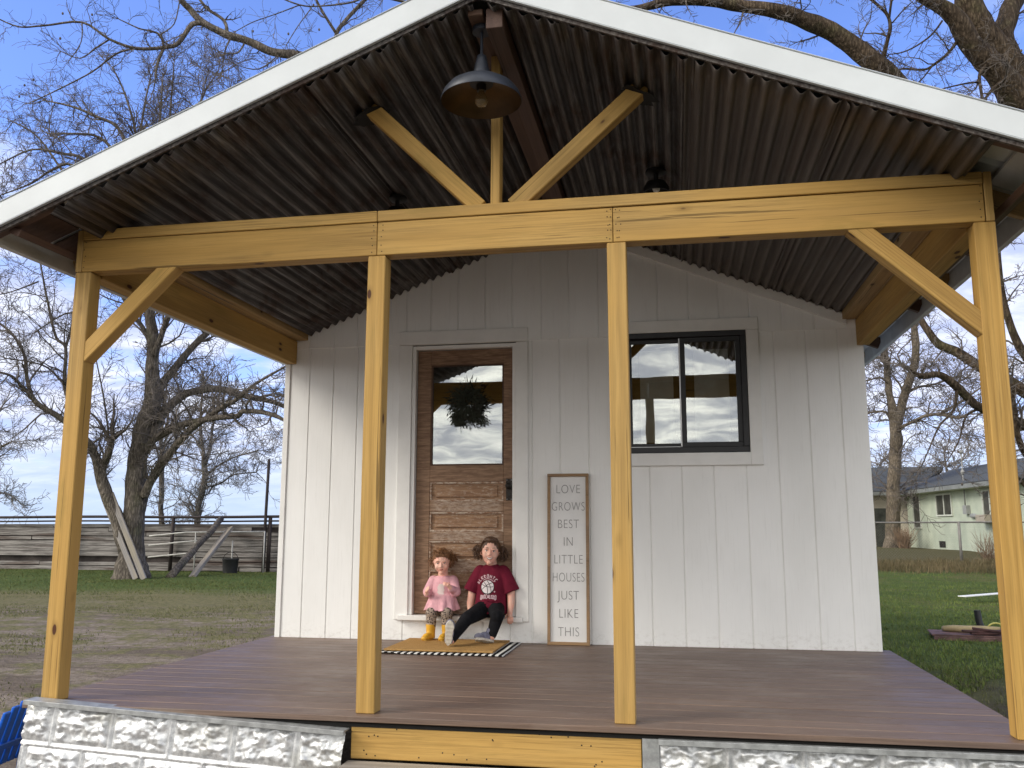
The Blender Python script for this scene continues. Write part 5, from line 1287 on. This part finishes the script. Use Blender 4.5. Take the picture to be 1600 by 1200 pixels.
LIMBS = {
 'pecan_left': [
  [(-12.19,19.3,-0.6,0.454),(-12.23,19.3,0.17,0.329),(-12.22,19.3,1.44,0.295),(-12.26,19.3,2.5,0.269),(-12.08,19.2,3.42,0.26),(-11.87,19.2,4.37,0.233),(-11.79,19.1,5.32,0.187),(-11.84,19.0,6.25,0.168),(-11.95,19.0,7.22,0.141),(-12.1,18.8,8.73,0.113),(-12.23,18.6,10.64,0.076),(-12.35,18.4,11.97,0.038)],
  [(-12.32,19.2,0.17,0.237),(-12.63,19.0,1.16,0.182),(-12.92,18.8,1.97,0.164),(-13.09,18.6,2.78,0.127),(-13.17,18.3,3.21,0.099),(-13.66,17.8,3.79,0.08),(-14.23,17.4,4.25,0.071),(-14.37,17.2,4.83,0.053),(-14.37,17.0,5.48,0.044),(-14.7,16.9,6.04,0.035),(-15.26,16.8,6.49,0.026)],
  [(-14.23,17.4,4.25,0.053),(-14.34,17.0,4.59,0.044),(-14.39,16.6,4.84,0.034),(-14.67,16.3,4.92,0.026)],
  [(-12.84,18.8,1.75,0.127),(-12.93,18.7,2.42,0.1),(-12.73,18.6,2.83,0.1),(-12.63,18.6,3.12,0.091)],
  [(-12.67,18.6,3.04,0.036),(-12.79,18.5,3.95,0.027),(-12.96,18.4,4.86,0.022),(-13.19,18.4,5.61,0.018)],
  [(-11.88,19.2,1.71,0.128),(-11.42,19.0,2.42,0.118),(-10.89,18.7,2.88,0.108),(-9.99,18.3,3.51,0.088),(-9.27,18.0,3.85,0.07),(-8.77,17.8,4.05,0.069),(-8.34,17.6,4.19,0.06),(-7.66,17.3,4.54,0.042),(-6.65,17.0,4.96,0.025)],
  [(-11.93,19.2,2.99,0.12),(-11.58,19.0,3.28,0.101),(-10.51,18.5,3.61,0.089),(-9.27,18.0,3.74,0.078),(-8.31,17.6,3.74,0.076),(-8.08,17.5,3.86,0.068),(-7.16,17.1,3.72,0.058),(-6.49,16.8,3.44,0.04),(-5.61,16.4,2.9,0.024)],
  [(-12.01,19.3,3.19,0.149),(-11.79,19.3,3.54,0.13),(-11.55,19.5,4.23,0.122),(-11.15,19.8,4.72,0.114),(-10.65,20.0,4.89,0.115),(-10.15,20.3,4.89,0.106),(-9.51,20.6,4.72,0.097),(-9.02,20.9,4.63,0.078),(-8.42,21.2,4.38,0.059),(-7.38,21.5,3.81,0.029)],
  [(-11.83,19.2,3.92,0.139),(-11.7,19.4,4.91,0.122),(-11.49,19.6,5.39,0.114),(-11.22,19.8,5.93,0.105),(-10.95,20.0,6.35,0.097),(-10.57,20.2,6.95,0.088),(-10.23,20.4,8.3,0.069),(-10.1,20.6,10.0,0.05),(-10.07,20.8,11.55,0.031)],
  [(-11.75,19.0,5.68,0.093),(-11.43,18.8,6.38,0.083),(-11.08,18.6,6.89,0.083),(-10.65,18.4,8.14,0.064),(-10.34,18.2,9.78,0.046),(-10.18,18.0,11.62,0.028),(-10.13,18.0,13.19,0.019)],
  [(-11.84,19.0,5.96,0.075),(-12.33,19.2,6.7,0.066),(-12.85,19.4,7.2,0.058),(-13.6,19.6,8.24,0.049),(-14.53,19.8,9.79,0.04),(-15.49,20.0,11.41,0.031)],
  [(-12.23,18.8,9.72,0.076),(-12.79,18.8,11.57,0.068),(-13.07,18.8,12.41,0.058),(-13.46,18.8,12.96,0.049),(-14.03,18.8,13.24,0.044),(-14.85,18.8,13.64,0.035),(-15.67,18.8,13.89,0.025)],
  [(-12.25,18.8,9.13,0.066),(-13.41,19.4,11.65,0.059),(-14.11,19.6,12.62,0.05),(-14.86,19.8,13.18,0.041),(-15.9,20.0,13.42,0.035),(-16.68,20.0,13.48,0.026)],
  [(-12.23,18.8,8.34,0.066),(-13.04,18.2,10.54,0.056),(-13.78,18.0,11.51,0.047),(-14.42,17.8,11.67,0.038),(-15.23,17.6,11.77,0.028),(-16.08,17.4,11.31,0.019)],
  [(-12.41,18.8,7.96,0.057),(-13.02,17.6,10.31,0.046),(-13.7,17.4,11.09,0.041),(-14.21,17.2,10.89,0.037),(-14.62,17.0,10.46,0.027),(-15.44,16.8,10.07,0.018)],
  [(-12.12,18.8,9.12,0.066),(-12.18,19.0,11.6,0.048),(-12.21,19.2,13.35,0.035),(-12.2,19.2,14.62,0.02)],
  [(-12.34,18.8,10.32,0.057),(-12.3,18.2,12.28,0.038),(-12.69,18.0,13.63,0.028),(-13.11,18.0,14.38,0.019)],
  [(-13.17,18.3,3.21,0.063),(-13.65,18.0,4.45,0.054),(-13.69,17.8,4.97,0.054),(-13.57,17.6,5.78,0.045),(-13.82,17.5,6.06,0.04),(-13.96,17.3,6.83,0.036),(-14.17,17.2,7.73,0.027),(-14.28,17.0,8.66,0.018)],
  [(-13.57,17.6,5.78,0.036),(-13.71,17.9,6.87,0.027),(-14.98,18.2,6.48,0.019)],
  [(-13.69,17.8,4.79,0.036),(-14.08,17.6,5.22,0.027),(-14.54,17.4,5.38,0.021),(-15.09,17.2,5.45,0.018)],
  [(-14.3,17.2,7.61,0.027),(-15.09,17.2,7.37,0.018),(-15.69,17.2,7.27,0.018)],
  [(-11.95,18.8,7.94,0.066),(-12.13,19.4,10.33,0.049),(-12.27,19.8,12.58,0.04),(-12.38,20.0,14.41,0.031),(-12.37,20.0,15.61,0.015)],
  [(-11.85,18.8,8.71,0.066),(-11.13,18.6,10.56,0.047),(-10.59,18.4,11.93,0.038),(-10.36,18.3,13.16,0.028),(-9.88,18.2,13.87,0.014)],
  [(-12.14,18.8,8.73,0.057),(-13.22,19.8,11.38,0.05),(-13.63,20.4,13.83,0.035),(-13.72,20.8,15.62,0.021)],
  [(-12.19,18.8,8.34,0.057),(-14.87,20.5,10.69,0.052),(-16.53,21.0,12.2,0.043),(-18.15,21.3,14.06,0.033),(-19.4,21.5,14.85,0.022)],
  [(-11.26,18.8,6.75,0.056),(-10.11,18.0,7.99,0.045),(-9.39,17.6,9.5,0.036),(-8.95,17.3,11.4,0.027),(-8.68,17.0,12.74,0.013)],
  [(-11.54,18.8,7.34,0.056),(-10.78,20.0,10.46,0.049),(-9.87,20.5,12.7,0.035),(-9.45,20.8,14.54,0.021)],
 ],
 'thin_a': [
  [(-18.37,31.0,-1.04,0.122),(-18.64,31.0,1.46,0.11),(-18.72,31.0,2.55,0.11),(-18.73,31.0,3.66,0.097),(-18.87,31.0,4.77,0.084),(-18.79,31.0,6.18,0.056),(-18.76,31.0,7.6,0.028)],
  [(-18.75,31.0,3.52,0.055),(-19.22,31.0,4.5,0.042),(-19.33,30.5,5.42,0.028)],
  [(-18.77,31.0,4.21,0.056),(-18.67,31.5,5.39,0.042),(-18.28,31.5,6.52,0.028)],
 ],
 'thin_b': [
  [(-15.79,29.0,-0.92,0.14),(-15.77,29.0,1.42,0.116),(-15.65,29.0,2.19,0.116),(-15.59,29.0,3.01,0.116),(-15.69,29.0,3.86,0.078),(-15.89,29.0,4.78,0.065),(-15.89,29.0,6.1,0.039),(-15.88,29.0,6.89,0.026)],
  [(-15.6,29.0,3.16,0.09),(-15.59,29.3,4.02,0.065),(-15.63,29.5,4.83,0.053),(-15.52,29.6,5.91,0.04),(-15.48,29.7,6.73,0.027)],
  [(-15.57,29.0,2.83,0.052),(-14.82,28.6,3.23,0.038),(-13.94,28.2,3.52,0.031),(-12.91,28.0,3.74,0.025)],
  [(-15.55,29.0,2.39,0.045),(-15.13,29.5,2.59,0.039),(-14.75,29.8,2.94,0.033),(-13.87,30.0,3.05,0.026)],
  [(-15.69,29.0,3.86,0.045),(-16.42,29.3,4.56,0.039),(-16.99,29.5,4.85,0.027)],
 ],
 'far_left': [
  [(-32.99,36.0,-1.42,0.357),(-33.18,36.0,1.57,0.328),(-33.26,36.0,4.2,0.265),(-33.64,36.0,6.88,0.201),(-33.68,36.0,9.61,0.135),(-33.81,36.0,12.4,0.085)],
  [(-33.22,36.0,2.55,0.132),(-31.65,35.5,3.82,0.098),(-30.21,35.0,4.73,0.064),(-29.52,35.0,5.04,0.032)],
  [(-33.11,36.0,1.57,0.115),(-31.45,35.5,2.04,0.081),(-30.58,35.5,2.52,0.048),(-29.24,35.0,2.33,0.032)],
  [(-33.41,36.0,4.87,0.116),(-32.34,36.0,6.18,0.083),(-31.28,36.0,6.83,0.05)],
 ],
 'behind_house': [
  [(-0.13,13.5,-0.11,0.378),(-0.27,13.5,2.41,0.336),(-0.5,13.3,5.03,0.301),(-0.85,13.0,6.99,0.263),(-1.31,12.6,8.25,0.223),(-2.02,12.2,9.23,0.182),(-2.98,11.8,9.81,0.129),(-3.73,11.6,10.1,0.103),(-4.2,11.5,10.23,0.09),(-4.7,11.4,10.33,0.084),(-5.21,11.3,10.55,0.078),(-5.6,11.2,10.69,0.078),(-6.04,11.1,10.89,0.071),(-6.35,11.1,11.22,0.065),(-6.54,11.0,11.45,0.059),(-6.87,11.0,12.16,0.046),(-7.4,11.0,13.1,0.027)],
  [(-6.03,11.1,10.88,0.058),(-6.24,11.0,10.82,0.052),(-6.45,10.9,10.41,0.045),(-6.7,10.8,10.28,0.038),(-7.17,10.6,10.18,0.032),(-7.62,10.4,10.31,0.025),(-8.19,10.3,10.67,0.022),(-8.89,10.1,10.56,0.019),(-9.33,10.0,10.52,0.015),(-9.77,9.9,10.7,0.013)],
  [(-7.17,10.6,10.18,0.022),(-7.67,10.7,10.18,0.019),(-8.24,10.8,9.91,0.016),(-8.94,10.9,9.7,0.014),(-9.69,11.0,9.5,0.012)],
  [(-6.7,10.8,10.3,0.038),(-6.82,10.8,9.95,0.032),(-6.77,10.7,9.53,0.016),(-6.79,10.7,9.33,0.01)],
  [(-6.7,10.8,10.26,0.032),(-6.74,10.7,10.49,0.025),(-6.93,10.6,10.54,0.019),(-7.09,10.5,10.55,0.016),(-7.45,10.4,10.72,0.011)],
  [(-6.74,10.7,10.49,0.016),(-6.51,10.8,10.75,0.013),(-6.49,10.9,11.27,0.012)],
  [(-7.62,10.4,10.31,0.019),(-7.83,10.3,10.09,0.016),(-8.09,10.2,9.84,0.012),(-8.44,10.1,9.97,0.01)],
  [(-8.19,10.3,10.67,0.015),(-8.17,10.3,10.26,0.011),(-8.35,10.3,9.94,0.009)],
  [(-5.57,11.2,10.69,0.039),(-5.72,11.3,11.05,0.033),(-6.15,11.4,11.4,0.033),(-6.47,11.5,11.79,0.027)],
  [(-5.47,11.2,10.64,0.019),(-5.54,11.1,10.24,0.016),(-5.52,11.0,9.74,0.01)],
  [(-5.21,11.3,10.55,0.023),(-5.31,11.2,10.24,0.019),(-5.49,11.1,10.18,0.014)],
  [(-3.02,11.9,9.8,0.091),(-3.37,11.7,10.42,0.052),(-3.4,11.6,10.69,0.039),(-3.27,11.8,11.12,0.039),(-3.11,11.9,11.39,0.04),(-2.9,12.0,11.74,0.033),(-2.58,12.0,12.45,0.027)],
  [(-3.4,11.6,10.69,0.032),(-3.62,11.5,11.05,0.029),(-3.81,11.4,11.42,0.026),(-4.14,11.4,12.09,0.02)],
  [(-4.41,11.0,11.23,0.015),(-3.99,11.1,11.07,0.016),(-3.69,11.3,11.13,0.015),(-3.13,11.7,11.41,0.02),(-2.91,12.0,11.76,0.02)],
  [(-3.99,11.1,11.07,0.013),(-4.45,11.0,10.86,0.011),(-4.92,11.0,10.74,0.01),(-5.26,11.0,10.59,0.008)],
  [(-3.73,11.1,10.98,0.011),(-3.95,11.0,10.56,0.01),(-4.18,11.0,10.18,0.008)],
  [(-4.47,11.4,10.27,0.015),(-4.89,11.3,9.9,0.013),(-5.33,11.2,9.97,0.009)],
  [(-2.07,12.2,11.58,0.033),(-2.56,12.0,11.65,0.026),(-3.12,12.0,11.93,0.02)],
  [(-1.31,12.6,8.39,0.144),(-1.47,12.6,10.38,0.107),(-1.91,12.6,11.59,0.054),(-2.71,12.4,12.29,0.041)],
  [(-0.5,13.3,5.29,0.144),(0.5,13.8,7.9,0.123),(1.17,14.2,10.69,0.099),(1.46,14.4,12.95,0.073),(1.63,14.5,14.93,0.037)],
 ],
 'pecan_right': [
  [(11.76,15.0,-0.42,0.508),(11.88,15.0,2.36,0.459),(11.79,15.0,4.91,0.432),(11.45,14.8,7.12,0.411),(10.81,14.6,8.72,0.377),(10.3,14.4,9.8,0.3),(9.91,14.3,10.36,0.288),(9.5,14.2,10.84,0.282),(9.32,14.1,11.33,0.263),(9.19,14.0,11.92,0.237),(9.05,13.9,13.03,0.159),(8.89,13.8,14.6,0.067)],
  [(11.28,14.8,7.13,0.296),(10.4,14.2,8.36,0.318),(9.92,13.9,9.21,0.291),(9.58,13.7,9.68,0.24),(9.05,13.5,10.21,0.214),(8.82,13.4,10.68,0.189),(8.47,13.3,11.04,0.139),(8.02,13.2,11.29,0.114),(7.17,13.0,11.79,0.082),(6.2,12.8,12.33,0.051)],
  [(10.1,14.4,10.28,0.223),(10.07,14.6,10.97,0.213),(10.29,14.8,11.58,0.203),(10.61,15.0,12.26,0.178),(11.02,15.2,13.56,0.111),(11.26,15.3,15.16,0.057)],
  [(11.17,14.8,5.93,0.281),(9.72,14.0,7.33,0.238),(8.67,13.4,8.08,0.222),(7.8,13.0,8.82,0.208),(7.39,12.8,9.32,0.202),(7.15,12.7,9.51,0.195),(6.85,12.6,9.75,0.183),(6.5,12.5,10.02,0.171),(6.11,12.4,10.27,0.165),(5.67,12.3,10.43,0.153),(5.22,12.2,10.57,0.135),(4.62,12.1,10.69,0.116),(4.03,12.0,10.77,0.098),(3.36,11.9,10.81,0.086),(2.85,11.8,10.71,0.074),(2.43,11.7,10.63,0.055),(1.83,11.6,10.69,0.037),(1.23,11.5,10.97,0.025)],
  [(7.23,12.7,9.67,0.043),(7.29,12.6,9.97,0.037),(7.34,12.5,10.23,0.036),(7.28,12.5,10.5,0.03),(7.01,12.4,10.74,0.027),(6.75,12.3,10.97,0.018)],
  [(7.32,12.5,10.33,0.024),(7.38,12.5,10.69,0.024),(7.47,12.5,11.15,0.018)],
  [(7.38,12.5,10.29,0.015),(7.62,12.6,10.59,0.012),(7.81,12.7,10.79,0.009)],
  [(8.8,13.5,10.33,0.038),(8.57,13.4,10.02,0.031),(8.2,13.2,9.68,0.025),(8.0,13.1,9.58,0.025),(7.62,13.0,9.59,0.021),(7.48,12.9,9.46,0.018)],
  [(8.55,13.4,9.98,0.019),(8.27,13.2,9.74,0.019),(7.95,13.0,9.33,0.014),(7.68,12.9,9.11,0.01)],
  [(8.5,13.3,10.69,0.022),(8.25,13.2,10.35,0.019),(7.91,13.0,10.04,0.016),(7.62,12.9,9.88,0.014),(7.36,12.8,9.81,0.01)],
  [(9.38,13.6,9.87,0.038),(9.23,13.4,9.69,0.031),(9.05,13.2,9.4,0.031),(8.99,13.0,8.84,0.027),(8.88,12.9,8.35,0.018)],
  [(9.71,13.6,9.57,0.031),(9.33,13.4,9.21,0.031),(9.07,13.2,8.87,0.024),(8.73,13.0,8.28,0.018)],
  [(9.04,13.2,9.29,0.021),(8.75,13.0,9.19,0.018),(8.25,12.8,9.02,0.012),(7.82,12.6,8.81,0.009)],
  [(10.88,14.8,1.62,0.172),(10.13,14.4,2.46,0.134),(9.46,14.0,2.8,0.096),(8.72,13.6,3.03,0.077),(8.49,13.5,3.18,0.077),(8.27,13.4,3.41,0.077),(7.93,13.2,3.62,0.065),(7.55,13.0,3.57,0.047),(7.25,12.8,3.69,0.029)],
  [(10.95,14.8,2.36,0.173),(9.91,14.8,3.51,0.126),(9.16,15.0,4.09,0.104),(8.83,15.1,4.38,0.098),(8.53,15.2,4.59,0.086),(8.36,15.3,4.88,0.073),(8.22,15.4,5.22,0.054),(8.07,15.5,5.6,0.034)],
  [(10.96,14.6,2.1,0.134),(10.05,14.0,3.27,0.096),(9.53,13.6,4.01,0.077),(9.39,13.5,4.29,0.071),(9.23,13.4,4.75,0.065),(9.13,13.3,5.36,0.054),(9.12,13.2,6.07,0.036)],
  [(10.84,14.6,1.49,0.109),(10.0,14.2,1.84,0.072),(9.49,14.0,2.31,0.06),(9.35,13.8,3.02,0.048),(9.3,13.7,3.49,0.03)],
  [(10.84,14.8,1.14,0.098),(10.06,14.5,1.25,0.061),(9.49,14.2,1.7,0.036),(9.17,14.0,2.02,0.018)],
  [(8.27,13.4,3.41,0.036),(8.15,13.3,2.98,0.026),(7.86,13.2,2.68,0.018),(7.63,13.1,2.26,0.013),(7.47,13.1,1.92,0.009)],
  [(8.72,13.6,3.03,0.03),(8.42,13.5,2.88,0.021),(8.22,13.4,2.4,0.014),(7.97,13.3,2.04,0.009)],
 ],
 'yard_right': [
  [(12.36,38.0,-0.27,0.366),(12.47,38.0,0.67,0.297),(12.65,38.0,2.64,0.27),(12.84,38.0,4.35,0.272),(12.88,38.0,5.36,0.259),(12.72,38.0,6.67,0.159),(12.73,38.2,7.88,0.146),(12.73,38.4,9.41,0.133),(12.73,38.6,10.98,0.104),(12.75,38.8,13.51,0.061)],
  [(12.89,38.0,5.15,0.201),(13.27,37.8,6.62,0.187),(13.54,37.6,7.46,0.172),(13.82,37.5,8.3,0.172),(13.82,37.4,9.16,0.158),(13.72,37.2,10.29,0.115),(13.65,37.0,12.01,0.057)],
  [(12.95,38.0,5.21,0.086),(13.12,37.8,5.27,0.071),(13.83,37.0,5.62,0.07),(14.35,36.5,5.66,0.069),(14.96,36.0,5.44,0.068),(15.49,35.6,5.68,0.054),(16.24,35.0,6.14,0.039)],
  [(14.35,36.5,5.66,0.055),(15.03,36.8,6.01,0.048),(15.63,37.0,6.39,0.042),(16.51,37.2,7.02,0.028)],
  [(12.79,38.0,5.27,0.072),(12.65,38.5,6.0,0.058),(12.34,39.0,6.13,0.052),(11.73,39.5,6.06,0.038)],
  [(13.36,37.8,6.77,0.072),(14.02,38.2,7.1,0.058),(14.79,38.5,7.27,0.044),(15.77,39.0,7.62,0.029)],
  [(12.7,38.0,7.25,0.058),(12.27,37.6,7.49,0.043),(11.64,37.2,7.3,0.029)],
  [(13.27,37.8,6.62,0.057),(13.16,38.0,7.24,0.043),(12.66,38.0,7.99,0.029)],
 ],
}
# ================================================================== bare winter trees
def wander(r, p, d, L, n, curv, lift):
    pts = [p]; d = d.normalized()
    for i in range(n):
        d = (d+Vector((r.gauss(0, curv), r.gauss(0, curv), r.gauss(0, curv)+lift))).normalized(); pts.append(pts[-1]+d*(L/n))
    return pts
def grow(mb, r, p, d, L, rad, lev, dens, curv=0.26, lift=0.03, rmin=0.004):
    n = 5 if lev > 0 else 3
    pts = wander(r, p, d, L, n, curv, lift)
    rr = [max(rmin, rad*(1-0.8*i/n)) for i in range(n+1)]
    mb.tube(pts, rr, 4 if lev > 1 else 3, False)
    if lev == 0: return
    for i in range(1, n+1):
        for _ in range(dens if lev > 1 else dens+1):
            if r.random() < 0.88:
                dd = (pts[i]-pts[i-1]).normalized(); o = dd.orthogonal(); o.rotate(Matrix.Rotation(r.uniform(0, 2*pi), 3, dd))
                a = r.uniform(0.45, 1.0); nd = dd*cos(a)+o*sin(a)
                q = pts[i-1].lerp(pts[i], r.random())
                grow(mb, r, q, nd, L*r.uniform(0.40, 0.62), rr[i]*0.75, lev-1, dens, curv, lift, rmin)
def smooth_path(l, sub=4):
    P = [Vector(q[:3]) for q in l]; Rd = [q[3] for q in l]; n = len(P); out = []; ro = []
    for i in range(n-1):
        p0 = P[max(i-1, 0)]; p1 = P[i]; p2 = P[i+1]; p3 = P[min(i+2, n-1)]
        for j in range(sub):
            t = j/sub; t2 = t*t; t3 = t2*t
            out.append(0.5*((2*p1)+(p2-p0)*t+(2*p0-5*p1+4*p2-p3)*t2+(3*p1-p0-3*p2+p3)*t3)); ro.append(Rd[i]*(1-t)+Rd[i+1]*t)
    out.append(P[-1]); ro.append(Rd[-1]); return out, ro
def bare_tree(key, label, name, mbark, mtwig, seed, step, tl, lev, dens, rmin, lift=0.03, curv=0.26, husks=0, tiptwigs=3, jit=0.02, group=None, skip_below=0.9):
    L = LIMBS[key]; b = L[0][0]
    t = thing(name, label, 'tree', (b[0], b[1], b[2]), group)
    r = random.Random(seed); trunk = MB(); crown = MB()
    tips = []
    for li, l in enumerate(L):
        pts, rad = smooth_path(l, 12 if max(q[3] for q in l) > 0.12 else 4)
        rr = [q*(1+0.10*noise.noise(Vector((p.x*2.2, p.y*2.2, p.z*2.2))))  for p, q in zip(pts, rad)]
        if li == 0:                                    # flare at the foot
            rr = [q*(1+0.25*math.exp(-(p.z-pts[0].z)/0.35)) for p, q in zip(pts, rr)]; pts[0] = pts[0]-Vector((0, 0, 0.15))
        big = max(rad) > 0.1
        pts = [p+Vector((noise.noise(p*1.7), noise.noise(p*1.7+Vector((9, 0, 0))), noise.noise(p*1.7+Vector((0, 9, 0)))))*min(q*0.35, 0.05) for p, q in zip(pts, rad)]
        v0 = len(trunk.v); trunk.tube(pts, rr, 22 if big else (8 if max(rad) > 0.04 else 5))
        if big:                                        # ridged bark: push the skin in and out along each ring
            nn = 22
            for a in range(v0, len(trunk.v)):
                i = (a-v0)//nn; c0 = pts[i]; v = Vector(trunk.v[a]); q = v*Vector((1,1,1)).length
                ax = (pts[min(i+1, len(pts)-1)]-pts[max(i-1, 0)]).normalized(); loc = v-c0; al = i*0.12
                e = noise.noise(Vector((loc.x*22, loc.y*22, loc.z*22+al)))+0.7*noise.noise(v*3.1)
                trunk.v[a] = tuple(c0+loc*(1+0.075*e))
        acc = 0.0; total = sum((pts[i+1]-pts[i]).length for i in range(len(pts)-1)); done = 0.0
        for i in range(1, len(pts)):
            seg = (pts[i]-pts[i-1]).length; acc += seg; done += seg
            if pts[i].z < b[2]+skip_below*3 and rad[i] > 0.12: continue
            st = step*(1.6 if rad[i] > 0.15 else 1.0)
            while acc > st:
                acc -= st
                dd = (pts[i]-pts[i-1]).normalized(); o = dd.orthogonal(); o.rotate(Matrix.Rotation(r.uniform(0, 2*pi), 3, dd)); a = r.uniform(0.5, 1.15)
                nd = dd*cos(a)+o*sin(a)+Vector((0, 0, 0.15))
                frac = done/total; LL = tl*r.uniform(0.55, 1.1)*(1.0-0.35*frac)
                q = pts[i-1].lerp(pts[i], r.random())
                tr = min(rad[i]*0.55, 0.032*tl/1.6)
                if rad[i] > 0.15 and r.random() < 0.5: LL *= 0.4; 
                grow(crown, r, q, nd, LL, tr, lev, dens, curv, lift, rmin); tips.append(q+nd.normalized()*LL*0.7)
        for _ in range(tiptwigs):
            dd = (pts[-1]-pts[-2]).normalized(); nd = dd+Vector((r.gauss(0, .4), r.gauss(0, .4), r.gauss(0, .4)))
            grow(crown, r, pts[-1], nd, tl*r.uniform(0.5, 0.9), rad[-1]*0.8, lev, dens, curv, lift, rmin)
    trunk.build('trunk', mbark, t, True, fix=False)
    for _ in range(husks):                             # old nut husks still hanging
        q = r.choice(tips); crown.ball(q+Vector((r.gauss(0, .15), r.gauss(0, .15), r.gauss(0, .1))), (0.022, 0.022, 0.030), 7, 5)
    crown.build('crown', mtwig, t, False, fix=False)
    return t
bare_tree('pecan_left', 'big forked leafless tree in the left yard with planks leaning on its trunk', 'pecan_tree', M['bark'], M['twig'], 1, 0.34, 1.8, 2, 1, 0.0055)
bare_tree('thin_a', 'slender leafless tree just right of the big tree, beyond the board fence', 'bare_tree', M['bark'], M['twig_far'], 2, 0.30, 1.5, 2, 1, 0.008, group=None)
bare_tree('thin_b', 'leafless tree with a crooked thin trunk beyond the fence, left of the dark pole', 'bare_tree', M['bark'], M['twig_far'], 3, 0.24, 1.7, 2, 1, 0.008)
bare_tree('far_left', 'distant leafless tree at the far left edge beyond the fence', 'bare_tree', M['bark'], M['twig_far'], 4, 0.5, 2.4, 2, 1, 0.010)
bare_tree('behind_house', 'leafless tree behind the house whose pale limb reaches left above the roof', 'pecan_tree', M['bark'], M['twig'], 5, 0.42, 0.85, 1, 1, 0.0036, lift=0.0, husks=26, curv=0.32)
bare_tree('pecan_right', 'huge leafless tree behind the right side whose thick limbs arch over the roof', 'pecan_tree', M['bark_warm'], M['twig'], 6, 0.40, 1.15, 2, 1, 0.0040, lift=-0.01, husks=70, curv=0.30)
bare_tree('yard_right', 'forked leafless tree with a straight trunk in the right yard by the house', 'bare_tree', M['bark_tan'], M['twig'], 7, 0.30, 2.1, 2, 1, 0.010, lift=0.0)
# low far trees behind the neighbour's roof
def far_tree(x, y, h, label, seed):
    t = thing('bare_tree', label, 'tree', (x, y, -0.1)); r = random.Random(seed); tr = MB(); cr_ = MB()
    pts = wander(r, Vector((x, y, -0.1)), Vector((0, 0, 1)), h*0.75, 6, 0.08, 0.1); tr.tube(pts, [h*0.022*(1-0.12*i) for i in range(7)], 6)
    for i in range(1, 7):
        for _ in range(4): a = r.uniform(0, 2*pi); grow(cr_, r, pts[i], Vector((cos(a), sin(a), 0.6)), h*0.30, h*0.007, 2, 1, 0.25, 0.05, 0.014)
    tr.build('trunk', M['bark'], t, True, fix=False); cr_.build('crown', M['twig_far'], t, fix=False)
far_tree(15.6, 52, 6.3, 'small leafless tree rising behind the ridge of the green house, left of its mast', 11)
far_tree(20.5, 55, 7.6, 'leafless tree rising behind the green house roof, right of its mast', 12)
far_tree(12.3, 60, 5.2, 'low leafless tree behind the left end of the dark shingle roof', 13)
